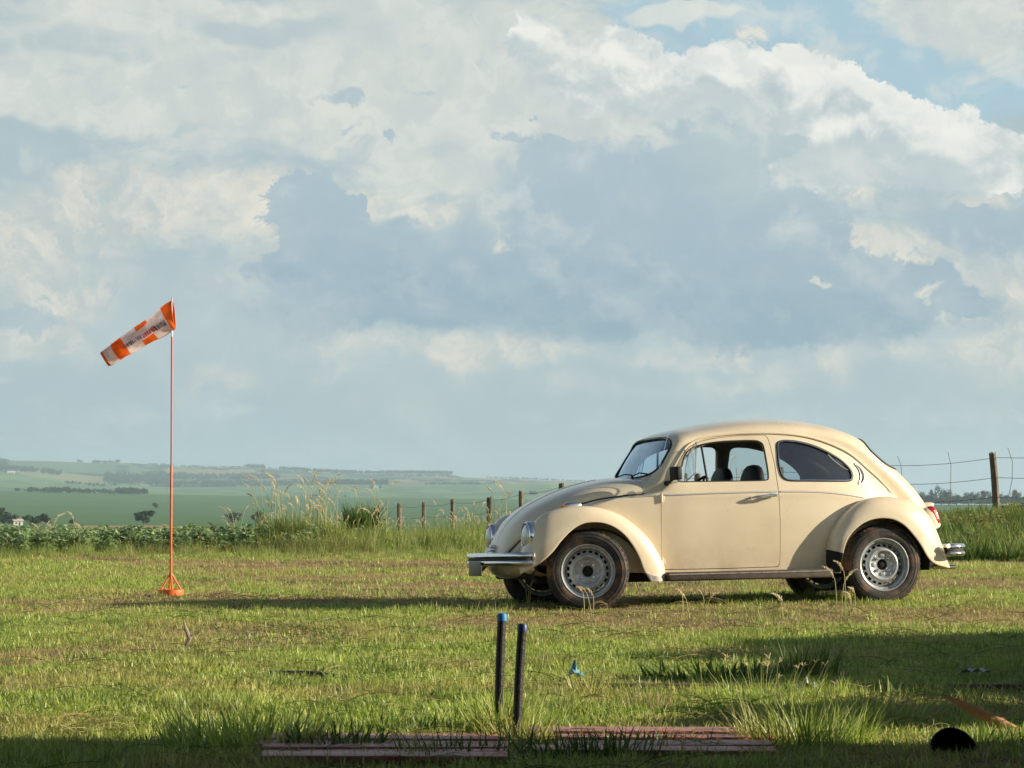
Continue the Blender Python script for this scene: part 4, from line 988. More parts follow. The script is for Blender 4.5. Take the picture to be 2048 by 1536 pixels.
# creeping runners and stray straws
def runner(seed, m_, L=.35, n=5, w=.004):
    r = random.Random(seed); b = MB()
    for _ in range(n):
        a = r.uniform(0, 2 * pi); p = Vector((r.uniform(-.08, .08), r.uniform(-.08, .08), .01)); pts = [p.copy()]; h = r.uniform(.2, .9)
        for i in range(5): a += r.gauss(0, .25); p = p + Vector((cos(a), sin(a), h * (.6 - i * .28))) * L / 5 * r.uniform(.7, 1.2); pts.append(Vector((p.x, p.y, max(p.z, .005))))
        b.tube([tuple(q) for q in pts], [w * .5, w * .45, w * .4, w * .35, w * .3, w * .15], 4)
    return tm(b, 'runner', m_)
protos('runner', [runner(1, DKGRN), runner(2, DRY), runner(3, DRY, .28, 4), runner(4, DKGRN, .4, 4), runner(5, STALK, .22, 5)])
protos('rosette', [tm(tuft(40 + i, 18, .05, .10, .022, 1.1, .8), 'rosette', GREEN) for i in range(3)])
def weedclump(seed, h, n, w, rad, mats, plumes=0):
    r = random.Random(seed); b = tuft(seed, n, rad, h, w, .28, .9, .45)
    for i in range(plumes): plume(b, (r.uniform(-rad, rad), r.uniform(-rad, rad), 0), r.uniform(0, 2 * pi), h * r.uniform(1.2, 1.9), .10, seed * 9 + i)
    return tm(b, 'weed', mats)
protos('weed', [weedclump(60 + i, .42, 34, .012, .14, [WEED, PLUME], (0, 1, 0, 2, 0, 0, 1)[i]) for i in range(7)])
protos('bankweed', [weedclump(90 + i, .34, 46, .017, .17, [(WEED, DKGRN)[i % 2], PLUME], 0) for i in range(4)])
def soy(seed):
    r = random.Random(seed); b = MB()
    for s_ in range(5):
        a = r.uniform(0, 2 * pi); l = r.uniform(0, .12); top = Vector((cos(a) * l, sin(a) * l, r.uniform(.28, .46)))
        b.tube([(0, 0, 0), tuple(top * .5 + Vector((0, 0, .05))), tuple(top)], .004, 4)
        for k in range(7):
            c = Vector((top.x * k / 7 + r.gauss(0, .06), top.y * k / 7 + r.gauss(0, .06), top.z * (.35 + .65 * k / 6)))
            for j in range(3):
                an = a + k * 2.4 + (j - 1) * .9; cc_ = c + Vector((cos(an), sin(an), 0)) * .045; leaf(b, cc_, (r.gauss(0, .45), r.gauss(0, .45), 1), (cos(an), sin(an), -.3), r.uniform(.07, .11), r.uniform(.055, .085))
    return tm(b, 'soy_plant', SOY)
protos('soy', [soy(80 + i) for i in range(5)])
SHRUB = leafmat('shrub_leaf', [(.16, .22, .055), (.30, .30, .10), (.40, .31, .13), (.12, .19, .05)], .4, .55, .5); _k = SOY; SOY = SHRUB; protos('shrub', [soy(180 + i) for i in range(4)]); SOY = _k

# ---- lawn
def fan(r0, r1, dens, half=.25):
    n = int(dens * half * (r1 * r1 - r0 * r0)); r = np.sqrt(RNG.uniform(r0 * r0, r1 * r1, n)); a = RNG.uniform(-half, half, n)
    return r * np.sin(a), r * np.cos(a)
XS = []; YS = []; SC = []
for r0, r1, d_, s0 in ((7.6, 16, 680, .9), (16, 24, 420, .9), (24, 33, 300, .9), (33, 44, 200, 1.0)):
    x, y = fan(r0, r1, d_); XS.append(x); YS.append(y); SC.append(np.full(len(x), s0))
x = np.concatenate(XS); y = np.concatenate(YS); s_ = np.concatenate(SC)
bare = fbm(x * .55 + 3, y * .38 + 8, 4) + .20 * sst(y, 24, 27) * (1 - sst(y, 33, 36)) * sst(x, -4.2, -2.6) + .10 * sst(y, 18.5, 19.5) * (1 - sst(y, 21.3, 22.2)) * sst(x, -1, 0) - .12 * (1 - sst(y, 15, 24)) * sst(-x, -.3, 1.2)
dryp = fbm(x * .9 + 31, y * .6 + 2, 4) * .9 + .8 * (bare - .5) + .07 * sst(x, -1, 1.0) - .14 * (1 - sst(x, -1.6, -.2)) * (1 - sst(y, 20, 25))
keep = RNG.random(len(x)) > sst(bare, .54, .72) * .55
x, y, s_, dryp, bare = x[keep], y[keep], s_[keep], dryp[keep], bare[keep]
u = RNG.random(len(x)); lng = fbm(x * 1.6 + 51, y * 1.2 + 12, 3)
pick = np.where(u < np.clip(sst(dryp, .42, .64) * .55 + .04 + sst(bare, .50, .64) * .6, 0, .92), RNG.integers(6, 9, len(x)), np.where(RNG.random(len(x)) < sst(lng, .54, .74) * .45, RNG.integers(9, 12, len(x)), RNG.integers(0, 6, len(x))))
scatter("lawn_grass", 'lawn', np.stack([x, y, ground_z(x, y)], 1), s_ * RNG.uniform(.6, 1.25, len(x)), idx=pick)
x, y = fan(8, 24, 7.0); scatter("grass_runners", 'runner', np.stack([x, y, ground_z(x, y) + .025], 1), RNG.uniform(.3, .85, len(x)))
x, y = fan(8, 26, 7.0); k = fbm(x * .8, y * .8 + 77) > .52; x, y = x[k], y[k]; scatter("ground_weeds", 'rosette', np.stack([x, y, ground_z(x, y)], 1), RNG.uniform(.25, .62, len(x)))

# ---- crop and weed belt beyond the lawn
n = 7500; r = np.sqrt(RNG.uniform(39.5 ** 2, 69 ** 2, n)); a = RNG.uniform(-.27, -.068, n); x, y = r * np.sin(a), r * np.cos(a)
scatter("soybean_crop", 'soy', np.stack([x, y, ground_z(x, y)], 1), RNG.uniform(.40, .92, n))
xs, ys, sc = [], [], []
def belt(n, x0, x1, r0, r1, s0, s1):
    px = RNG.uniform(x0, x1, n); r = RNG.uniform(r0, r1, n); a = (px - 1024) / 5764; xs.append(r * np.sin(a)); ys.append(r * np.cos(a)); sc.append(RNG.uniform(s0, s1, n))
belt(560, 640, 1180, 42, 54, .45, .85); belt(300, -150, 640, 38.5, 42.5, .2, .5); belt(60, 850, 1180, 40, 46, .6, 1.1); belt(200, 520, 760, 39, 43, .45, .9)
belt(380, 1150, 1850, 40, 52, .35, .7); belt(240, -150, 1100, 36.5, 39.5, .2, .45)
x, y, s_ = map(np.concatenate, (xs, ys, sc)); scatter("tall_weeds", 'weed', np.stack([x, y, ground_z(x, y)], 1), s_)

xs, ys, sc = [], [], []; belt(1100, 1780, 2350, 37, 50, .5, 1.0); belt(260, 1850, 2350, 34.5, 38, .45, .9)
x, y, s_ = map(np.concatenate, (xs, ys, sc)); scatter("bank_weeds", 'bankweed', np.stack([x, y, ground_z(x, y)], 1), s_)
xs, ys, sc = [], [], []; belt(380, 1800, 2350, 36, 50, .40, .80); x, y, s_ = map(np.concatenate, (xs, ys, sc)); scatter("bank_shrubs", 'shrub', np.stack([x, y, ground_z(x, y)], 1), s_)

# ---- single clumps of tall grass with feathery heads
def at(px, r, dz=0.0):
    a = (px - 1024) / 5764; X = r * sin(a); Y = r * cos(a); return (X, Y, float(ground_z(X, Y)) + dz)
def clump(px, r, w, h, n, npl, ph, seed, label, mat=WEED, bw=.016):
    rn = random.Random(seed); e = empty("tall_grass_clump", at(px, r), label=label, cat="grass clump", group="clumps of tall grass along the field edge")
    b = MB()
    for _ in range(n):
        a = rn.uniform(0, 2 * pi); q = sqrt(rn.random()); blade(b, (q * cos(a) * w * .5, q * sin(a) * w * .3, 0), rn.uniform(0, 2 * pi), h * rn.uniform(.5, 1.1), bw * rn.uniform(.6, 1.3), abs(rn.gauss(0, .22)), rn.uniform(.2, 1.3), 4, rn.gauss(0, .6))
    b.build("blades", mat, e, 0)
    if npl:
        b = MB()
        for i in range(npl): plume(b, (rn.uniform(-.5, .5) * w, rn.uniform(-.3, .3) * w, 0), rn.choice([pi, 0, pi * .9]) + rn.gauss(0, .5), ph * rn.uniform(.5, 1.0), rn.uniform(.13, .22), seed * 31 + i, .0145, 1.3)
        b.build("seed_heads", [STALK, PLUME], e, 0)
    return e
clump(590, 40.5, 1.05, .60, 1500, 34, 1.05, 1, "widest clump of tall grass with many feathery heads, left of the broad leafy bush")
clump(655, 40.2, .50, .52, 480, 13, 1.08, 2, "tall grass clump with the highest straw-coloured heads, beside the widest clump")
clump(452, 41.0, .40, .30, 120, 9, .62, 3, "pale plumed grass clump between the windsock pole and the widest clump")
clump(722, 42.5, .40, .78, 620, 4, 1.0, 4, "narrow dark leafy grass clump standing up above the weeds, left of the fence posts", DKGRN, .03)
clump(768, 41.5, .35, .45, 150, 7, .98, 5, "tall thin grass clump at the left end of the row of wooden posts")
clump(1002, 43.5, .30, .55, 120, 6, 1.0, 6, "tall yellow-green grass clump between posts just left of the car bonnet")
clump(95, 40.5, .35, .30, 70, 6, .55, 7, "sparse plumed grass clump at the far left of the crop edge")
clump(175, 41.5, .30, .25, 50, 5, .55, 8, "small plumed grass clump in front of the crop, left of the windsock")
clump(1470, 60, .5, .7, 160, 5, 1.9, 9, "tall grass clump seen through the car door window")
clump(1905, 38.5, .8, .42, 420, 0, .5, 10, "dense green weed clump behind the rear bumper", DKGRN, .03)
clump(1975, 36.5, .9, .34, 420, 0, .5, 11, "brown-green weed clump at the foot of the leaning fence post", DKGRN, .026)

# ---- trees
def crown(b, seed, H, W, base, nlobe, nleaf, ls, sq=1.0):
    r = random.Random(seed); lobes = []
    for i in range(nlobe):
        a = r.uniform(0, 2 * pi); q = sqrt(r.random()) * .36 * W; z = base + (H - base) * r.uniform(.22, .82); k = r.uniform(.55, 1.0)
        lobes.append((q * cos(a), q * sin(a), z, W * .24 * k, (H - base) * .24 * k * sq))
    lobes.append((0, 0, base + (H - base) * .55, W * .30, (H - base) * .42))
    for i in range(nleaf):
        lx, ly, lz, lr, lh = r.choice(lobes); v = Vector((r.gauss(0, 1), r.gauss(0, 1), r.gauss(0, 1))).normalized(); k = r.random() ** .35 * r.uniform(.8, 1.12)
        c = (lx + v.x * lr * k, ly + v.y * lr * k, lz + v.z * lh * k); nn = v + Vector((r.gauss(0, .6), r.gauss(0, .6), r.gauss(0, .6)))
        leaf(b, c, nn, (r.gauss(0, 1), r.gauss(0, 1), -.5), ls * r.uniform(.7, 1.4), ls * r.uniform(.5, 1.0))
    return lobes
def tree(name, loc, H, W, seed, mat, label, cat="tree", group=None, trunk_f=.25, nlobe=9, nleaf=1400, ls=.35, sq=1.0):
    e = empty(name, loc, label=label, cat=cat, group=group); e.name = name
    b = MB(); lobes = crown(b, seed, H, W, H * trunk_f * .8, nlobe, nleaf, ls, sq); b.build("crown", mat, e, 0)
    b = MB(); t = H * .028; b.tube([(0, 0, -.2), (t, 0, H * .2), (-t, t, H * .45), (0, 0, H * .7)], [t * 1.2, t, t * .7, t * .3], 8)
    for l in lobes[:6]: b.tube([(0, 0, H * trunk_f * .9), (l[0] * .5, l[1] * .5, (H * trunk_f + l[2]) * .5), (l[0], l[1], l[2])], [t * .55, t * .4, t * .15], 6)
    b.build("trunk", BARK, e); return e
tree("bushy_tree", at(293, 925), 5.0, 8.2, 1, TREEL, "round dark tree on the pale dry strip, left of the windsock pole", ls=.55, trunk_f=.06, nleaf=1600)
tree("bushy_tree", at(315, 2100), 5.5, 5.0, 2, TREEL, "small lone tree on the green field, just right of the long dark copse", ls=.7, nleaf=500, trunk_f=.1)
tree("bushy_tree", at(520, 930), 4.6, 6.0, 3, TREEL, "dark tree half hidden by the widest clump of tall grass", ls=.5, trunk_f=.06, nleaf=1200)
tree("bushy_tree", at(697, 930), 5.6, 6.5, 4, TREEL, "dark round tree behind the narrow leafy grass clump", ls=.5, trunk_f=.06, nleaf=1200)
tree("bushy_tree", at(470, 1000), 4.2, 7.0, 5, TREEL, "low tree in the valley behind the pale plumed grass clump", ls=.5, trunk_f=.06, nleaf=900)
tree("bushy_tree", at(150, 900), 2.2, 2.4, 6, TREEL, "tiny bush on the left end of the pale dry strip", ls=.3, trunk_f=.06, nleaf=400)
for i, (px, H, W, lb) in enumerate(((8, 6.0, 8.0, "dark tree at the left edge of the picture, left of the white farmhouse"), (28, 4.2, 6.0, "low dark tree touching the left wall of the white farmhouse"),
                                    (70, 3.6, 6.5, "low dark tree touching the right wall of the white farmhouse"), (97, 4.0, 5.5, "rightmost dark tree of the group round the white farmhouse"))):
    tree("bushy_tree", at(px, 905 + 12 * i), H, W, 10 + i, TREEL, lb, ls=.5, trunk_f=.06, nleaf=1100)
# farmhouse with gable roof, in the valley
def house(loc, rz, w, d, h, label, roofc=(.30, .13, .08)):
    e = empty("farmhouse", loc, (0, 0, rz), label, "house"); b = MB(); b.box((0, 0, h / 2 - .5), (w, d, h + 1)); wl = b.build("wall", pmat('lime_wash', (.55, .53, .48), .8), e)
    b = MB(); b.add([(-w / 2 - .3, -d / 2 - .3, h), (w / 2 + .3, -d / 2 - .3, h), (w / 2 + .3, d / 2 + .3, h), (-w / 2 - .3, d / 2 + .3, h), (-w / 2 - .3, 0, h + .28 * d), (w / 2 + .3, 0, h + .28 * d)], [(0, 1, 5, 4), (2, 3, 4, 5), (0, 4, 3), (1, 2, 5), (0, 3, 2, 1)]); b.build("roof", pmat('clay_tile', roofc, .8), e, 0)
    b = MB(); b.box((-w * .2, -d / 2 - .02, h * .5), (w * .16, .06, h * .35)); b.build("window", SEAMD, e); b = MB(); b.box((w * .15, -d / 2 - .02, h * .38), (w * .14, .06, h * .75)); b.build("door", SEAMD, e)
house(at(45, 925, .1), radians(25), 3.0, 2.4, 1.3, "small white farmhouse among dark trees at the left edge", (.50, .46, .40))
house(at(33, 6400, 1), radians(15), 17, 9, 3.2, "tiny white farm building on the distant hillside, far left", (.6, .6, .6))
house(at(752, 5200, .5), radians(10), 8, 6, 3.5, "tiny pale farm building in a dot of trees, above the narrow leafy grass clump", (.5, .5, .5))
for i, px in enumerate((744, 760)): tree("bushy_tree", at(px, 5230), 8, 9, 30 + i, TREEL, ("dark dot of a tree left of the tiny pale farm building", "dark dot of a tree right of the tiny pale farm building")[i], ls=1.2, nleaf=220)
# gum plantation on the right skyline: single crowns
ORD = 'one two three four five six seven eight nine ten eleven twelve thirteen fourteen fifteen sixteen seventeen'.split()
for i in range(17):
    px = 1806 + i * 17 + random.uniform(-6, 6); H = random.uniform(10, 14) if i != 4 else 17
    tree("gum_tree", at(px, 2380 + random.uniform(-25, 25)), H, random.uniform(10, 14), 50 + i, EUCL, "grey-green gum tree, number %s from the left in the row across the field" % ORD[i], group="gum trees in the distant row", trunk_f=.05, nlobe=10, nleaf=900, ls=.85, sq=1.1)
# far copses and hedgerow woods (masses)
def ctree(seed, ls=1.1, n=170):
    b = MB(); crown(b, seed, 9, 9, .2, 6, n, ls, 1.1); return tm(b, 'far_tree', TREEL)
protos('fartree', [ctree(200 + i) for i in range(5)])
P = []; Sc = []
def strip(x0, x1, r0, r1, n, s0, s1):
    for _ in range(n): P.append(at(random.uniform(x0, x1), random.uniform(r0, r1))); Sc.append(random.uniform(s0, s1))
strip(66, 296, 3380, 3500, 150, .45, .85); strip(100, 150, 3400, 3500, 20, .8, .95); strip(240, 298, 3380, 3480, 40, .8, 1.1); strip(38, 60, 3420, 3480, 8, .4, .7)
scatter("distant_copse", 'fartree', P, Sc); P = []; Sc = []
strip(-200, 130, 6900, 7300, 300, 1.0, 1.8); strip(0, 25, 7600, 8800, 60, 1.0, 1.6); strip(215, 340, 6500, 7400, 220, 1.1, 1.9); strip(340, 640, 6400, 6900, 240, .9, 1.5); strip(300, 560, 7300, 7800, 300, 1.0, 1.8)
strip(190, 245, 8900, 9050, 40, .9, 1.6); strip(162, 172, 8950, 9030, 6, .9, 1.4); strip(300, 440, 8900, 9100, 90, .5, 1.0); strip(495, 530, 8900, 9050, 40, 1.2, 2.0); strip(440, 620, 8900, 9100, 90, .5, 1.0); strip(560, 905, 8850, 9100, 420, 1.2, 1.7)
strip(640, 775, 6100, 6300, 200, 1.0, 1.8); strip(850, 960, 6100, 6300, 110, .5, .9); strip(975, 1200, 8900, 9050, 130, .6, 1.0); strip(140, 240, 5300, 5500, 30, .5, .9); strip(600, 700, 3500, 3520, 22, .3, .45); strip(1060, 1075, 4400, 4440, 8, .7, 1.0)
strip(780, 900, 8200, 8600, 60, .6, 1.0); strip(1130, 1700, 2500, 2900, 60, .8, 1.4); strip(1770, 2140, 2400, 2460, 260, .55, 1.0)
scatter("distant_woods", 'fartree', P, Sc)

# ---- wire fence running away to the left
def post_mesh(H, R, seed, lean):
    r = random.Random(seed); b = MB(); n = 9; V = []; F = []; lv = [0, .15, .4, .65, .85, .97, 1.0]
    for i, t in enumerate(lv):
        for j in range(n):
            a = 2 * pi * j / n; q = R * (1 + .16 * sin(2 * a + seed) + r.uniform(-.06, .06)) * (1 - .12 * t); zz = H * t + (r.uniform(-.02, .035) if i >= 5 else 0)
            V.append((q * cos(a) + lean * t * t * H, q * sin(a), zz))
    for i in range(len(lv) - 1):
        for j in range(n): F.append((i * n + j, i * n + (j + 1) % n, (i + 1) * n + (j + 1) % n, (i + 1) * n + j))
    F.append(tuple((len(lv) - 1) * n + j for j in range(n))); b.add(V, F); return b
WOOD = pmat('weathered_post', (.15, .115, .08), .9, var=.35, vscale=9, bump=.6, bscale=40)
WIRE = pmat('fence_wire', (.16, .15, .15), .6, metal=.5)
pl_ = [(757, 90, 1012), (800, 87, 1008), (848, 84, 1006), (905, 80, 1000), (979, 77, 995), (1043, 74.5, 982), (1123, 70, 968)]
fposts = []
for px, r, yt in pl_: a = (px - 1024) / 5764; fposts.append([r * sin(a), r * cos(a), 1 + (960 - yt) / 5764 * r])
x1, y1 = 961 / 5764 * 48, 47.6
for k in range(1, 6):
    t = k / 5; fposts.append([1.20 + (x1 - 1.2) * t, 70 + (y1 - 70) * t, .90 + (1.44 - .90) * t])
fposts.append([9.4, 43.2, 1.52]); fposts.append([10.8, 38.8, 1.58])
fe = empty("wire_fence", (fposts[6][0], fposts[6][1], 0), label="old wire fence on weathered wooden posts running behind the car to the right edge", cat="fence"); fo = Vector(fe.location)
for i, (x, y, zt) in enumerate(fposts):
    zg = float(ground_z(x, y)) - .15; big = i >= 7; b = post_mesh(zt - zg, .075 if big else .072, i, -.055 if i == 11 else random.uniform(-.03, .03))
    b.build("post", WOOD, fe, 40, loc=(x - fo.x, y - fo.y, zg), rot=(0, 0, random.uniform(0, 3) if i != 11 else 0))
for dz in (.07, .40, .72, 1.0):
    b = MB(); pts = []
    for i in range(len(fposts) - 1):
        a = Vector(fposts[i]); c = Vector(fposts[i + 1]); a.z -= dz; c.z -= dz
        for k in range(8): t = k / 8; q = a.lerp(c, t); q.z -= .05 * sin(pi * t); pts.append(q - fo)
    b.tube([tuple(p) for p in pts], .0042, 4); b.build("wire", WIRE, fe)
def between(t):                                                     # t in post numbers
    i = int(t); a = Vector(fposts[i]); c = Vector(fposts[i + 1]); return a.lerp(c, t - i)
for t in (7.4, 8.5, 9.4, 10.18, 10.62, 11.10, 11.6):
    q = between(t) - fo; b = MB(); w = random.uniform(-.04, .04); b.tube([(q.x - .03, q.y, q.z + .08), (q.x + .01 + w, q.y, q.z - .15), (q.x + w, q.y, q.z - .45), (q.x + .04 - w * 2, q.y, q.z - .75), (q.x + .03, q.y, q.z - 1.05)], .0055, 5); b.build("stay", WIRE, fe)

# ---- windsock on its pole
SOCKO = leafmat('sock_orange', [(.95, .16, .015), (1.0, .19, .02)], .45, .5, 3.0); SOCKW = leafmat('sock_white', [(.86, .80, .82), (.90, .84, .86)], .45, .6, 3.0)
ORP = pmat('orange_enamel', (.80, .17, .04), .45, coat=.2, var=.12, vscale=15); RDP = pmat('faded_red_enamel', (.52, .15, .12), .5, var=.1); INK = pmat('dark_print', (.10, .10, .16), .7); INKR = pmat('red_print', (.50, .05, .07), .7)
ws = empty("windsock", at(346, 25.1), label="orange and white chequered windsock blowing leftward on a thin red pole", cat="windsock")
b = MB(); b.tube([(0, 0, .17), (0, 0, 1.12)], .0105, 12); b.build("lower_pole", ORP, ws)
b = MB(); b.tube([(0, 0, 1.12), (0, 0, 2.26)], .0075, 10); b.build("upper_pole", RDP, ws)
b = MB(); b.tube([(0, 0, 2.24), (0, 0, 2.34)], .010, 10); b.tube([(0, 0, 2.34), (0, 0, 2.585)], .006, 8); b.build("swivel", TRIMM, ws)
b = MB(); b.lathe([(.001, .010), (.100, .012), (.104, .020), (.106, .052), (.109, .054), (.110, .018), (.108, .002), (.001, .0)], 28); b.build("foot_tray", ORP, ws)
for k in range(4):
    a = pi / 4 * 0 + k * pi / 2 + .25; b = MB(); b.tube([(.100 * cos(a), .100 * sin(a), .03), (.0, .0, .195)], .0075, 8); b.build("leg", ORP, ws)
# the sock: rings from the hooped mouth (on the pole) down-wind
AXS = [(.014, 0, 2.430), (-.055, 0, 2.382), (-.19, .01, 2.295), (-.33, .0, 2.205), (-.45, -.01, 2.125), (-.55, .0, 2.060), (-.582, .0, 2.040)]
NS, NC = 96, 64; ctr = spline(AXS, NS + 1); V = []; F = []; M = []
for i in range(NS + 1):
    t = i / NS; c = ctr[i]; d = ctr[min(i + 1, NS)] - ctr[max(i - 1, 0)]; d /= np.linalg.norm(d)
    d = d * min(1, t * 6) + np.array([-.93, 0, -.10]) * (1 - min(1, t * 6)); d /= np.linalg.norm(d)
    up = np.array([0, 0, 1.]) - d * d[2]; up /= np.linalg.norm(up); sd = np.cross(d, up); rv = .126 * (1 - t) + .070 * t; rh = .105 * (1 - t) + .060 * t; rv *= (1 - .10 * sin(pi * t)); 
    for j in range(NC):
        a = 2 * pi * j / NC; wr = 1 + .05 * sin(5 * a + 9 * t) * min(1, 4 * t) + .05 * (fbm(t * 14, a * 2.2 + 4, 3) - .5) * 2 * min(1, 4 * t) + .05 * sin(23 * t + 3 * a) * (.3 + .7 * (sin(a) < -.1))
        V.append(c + up * rv * sin(a) * wr + sd * rh * cos(a) * wr)
bands = [0, .15, .31, .44, .59, .72, .865, 1.01]
for i in range(NS):
    t = (i + .5) / NS; k = sum(t > q for q in bands[1:])
    for j in range(NC):
        a = (2 * pi * (j + .5) / NC) % (2 * pi); F.append((i * NC + j, i * NC + (j + 1) % NC, (i + 1) * NC + (j + 1) % NC, (i + 1) * NC + j))
        q = int(((a + .55) % (2 * pi)) / (pi / 3))                # six gores
        o = {0: 1, 1: 0, 2: None, 3: 0, 4: 1, 5: 0, 6: 1}[min(k, 6)]
        if k == 2: o = 1 if q % 2 == 0 else 0
        M.append(0 if o else 1)
b = MB(); b.V = [tuple(v) for v in V]; b.F = [list(f) for f in F]; b.M = M; sock = b.build("fabric_sock", [SOCKO, SOCKW], ws, 60)
b = MB(); b.tube([V[j] for j in range(NC)], .004, 6, closed=True); b.build("mouth_hoop", ORP, ws)
# printed words along the side facing us (too worn to read): small strokes lying on the cloth
SV = np.array(V).reshape(NS + 1, NC, 3)
def cloth(t, a, o):
    i = min(max(t * NS, 0), NS - 1.001); j = (a / (2 * pi) * NC) % NC; i0 = int(i); j0 = int(j); fi, fj = i - i0, j - j0
    f = lambda ii, jj: SV[ii, jj % NC]; p = (f(i0, j0) * (1 - fj) + f(i0, j0 + 1) * fj) * (1 - fi) + (f(i0 + 1, j0) * (1 - fj) + f(i0 + 1, j0 + 1) * fj) * fi
    c = ctr[min(i0, NS)]; n_ = p - c; n_ /= np.linalg.norm(n_); return p + n_ * o
# side facing the camera (-Y): find its angle
jn = int(np.argmin(SV[NS // 3, :, 1])); a0 = 2 * pi * jn / NC
rn = random.Random(4)
for (t0, t1, m_, da) in ((.165, .27, INK, .18), (.275, .40, INKR, .10), (.43, .60, INK, .02)):
    b = MB(); t = t0
    while t < t1:
        w = rn.uniform(.010, .014); sgn = 1
        for seg in range(3):
            aa = a0 + da * (1) ; h = .20
            kind = rn.randint(0, 3)
            if seg == 0 or kind > 1: tt = t + w * seg / 2; ps = [cloth(tt, aa - h + 2 * h * q / 3, .003) for q in range(4)]; b.tube([tuple(p) for p in ps], .0022, 4)
            if seg == 1 or kind == 0: ps = [cloth(t + w * q / 2, aa + h * rn.choice((-1, 0, 1)), .003) for q in range(3)]; b.tube([tuple(p) for p in ps], .0022, 4)
        t += w + .008
    b.build("printing", m_, sock)

# ---- bits in the foreground
PIPEM = pmat('black_ribbed_pipe', (.012, .012, .013), .5, bump=.3); BLUEC = pmat('bright_blue_cap', (.015, .19, .46), .55); NAVYC = pmat('navy_cap', (.012, .035, .12), .45)
def pipe(base, top, cap, label):
    e = empty("capped_pipe", base, label=label, cat="pipe", group="capped pipes standing in the grass"); d = Vector(top) - Vector(base); b = MB(); pts = []; rad = []
    for i in range(73): t = i / 72; pts.append(tuple(d * t + Vector((-.004 * sin(pi * t), 0, 0)))); rad.append(.0172 + .0011 * (i % 2))
    b.tube(pts, rad, 16); b.build("tube", PIPEM, e, 20); b = MB(); u = d.normalized(); b.tube([tuple(d - u * .020), tuple(d + u * .002), tuple(d + u * .010), tuple(d + u * .012)], [.0205, .0205, .0165, .004], 18); b.build("cap", cap, e)
pipe((-.052, 11.65, -.02), (-.040, 11.65, .452), BLUEC, "taller black pipe with a bright blue cap, the left of the pair")
pipe((.020, 11.35, -.02), (.041, 11.35, .425), NAVYC, "shorter black pipe with a dark navy cap, the right of the pair")
REDW = pmat('faded_red_board', (.58, .29, .245), .5, var=.22, vscale=3, bump=.8, bscale=25, dirt=((.52, .14, .07), .95, 4.0))
def board(c, L, W, T, rz, seed, label, grp):
    r = random.Random(seed); e = empty("wooden_board", c, (radians(r.uniform(-1.5, 1.5)), radians(r.uniform(-.4, .4)), radians(rz)), label, "board", grp); b = MB(); b.box((0, 0, T / 2 - .012), (L, W, T), bev=.003)
    k = len(b.V)
    o = b.build("plank", REDW, e)
    b = MB(); 
    for sx in (-L / 2 + .08, 0, L / 2 - .08): b.tube([(sx, 0, T - .014), (sx, 0, T - .0105)], .0025, 8)
    b.build("nail_heads", pmat('rust', (.16, .07, .03), .8), e)
gB = "red boards lying in the foreground grass"
for k, (cx, L, Y, W, z) in enumerate(((-.49, .92, 11.02, .152, .012), (-.50, .90, 10.862, .152, .020), (-.48, .93, 10.705, .152, .013), (-.47, .88, 10.548, .152, .018), (-.46, .88, 10.392, .152, .012), (-.45, .87, 10.235, .152, .016))):
    board((cx, Y, z), L, W, .028, random.uniform(-.5, .5), k, "%s of the six red boards laid side by side, left foreground" % ("rearmost", "second from the back", "third from the back", "third from the front", "second from the front", "frontmost")[k], gB)
for k, (cx, L, Y, W, z, lb) in enumerate(((.56, 1.00, 11.28, .16, .014, "rearmost board of the right pair of wide red boards, touching the sunlit lawn"), (.60, .84, 11.08, .16, .006, "second red board from the lawn on the right, half under weeds"),
                                       (.56, .80, 10.72, .16, .012, "third red board from the lawn on the right, beyond the weeds' gap"), (.50, .92, 10.53, .15, .010, "front red board on the right, nearest the bottom edge"))):
    board((cx, Y, z), L, W, .028, random.uniform(-.8, .8), 20 + k, lb, gB)
TIMB = pmat('old_brown_timber', (.13, .075, .05), .9, var=.3, bump=.5)
b = MB(); b.box((0, 0, .018), (3.9, .07, .055), bev=.008); o = b.build("timber_rail", TIMB, None, loc=(1.45, 13.75, -.014), rot=(0, 0, radians(-1.2))); tag(o, "long brown timber rail half sunk in the grass, behind the black pipes", "timber")
b = MB(); pts = []; rad = []
for i in range(200): t = i / 199; pts.append((-1.55 + .85 * t, 15.3 - 1.25 * t + .04 * sin(9 * t), .012 - .014 * sin(7 * t))); rad.append(.017 + .003 * (i % 2))
b.tube(pts, rad, 10); o = b.build("corrugated_hose", pmat('grey_hose', (.075, .07, .065), .7), None, 20); tag(o, "dark corrugated hose half hidden in the lawn, left of the black pipes", "hose")
# pointed offcut leaning, far right foreground
e = empty("wooden_stake", (1.93, 11.55, .0), (0, 0, 0), "pointed tan wooden stake leaning up out of the grass, bottom right", "stake")
b = MB(); P0 = [(-.20, .05, .135), (-.165, .045, .122), (-.08, .02, .078), (.02, 0, .025), (.12, -.02, -.03)]; b.tube(P0, [.003, .010, .019, .025, .027], 10)
for i, v in enumerate(b.V): b.V[i] = (v[0], v[1] * .6, v[2])
b.build("shaft", pmat('fresh_timber', (.50, .27, .14), .75, var=.2, vscale=12, bump=.4), e)
# black pot lying half sunk
e = empty("plastic_pot", (1.60, 10.62, -.02), (radians(62), 0, radians(14)), "round black plastic pot tipped over in the grass, bottom right corner", "pot")
b = MB(); b.lathe([(.001, -.10), (.062, -.10), (.070, -.08), (.085, .05), (.088, .055), (.092, .056), (.092, .070), (.084, .070), (.080, .05), (.064, -.088), (.001, -.09)], 32); b.build("body", PLAST, e)
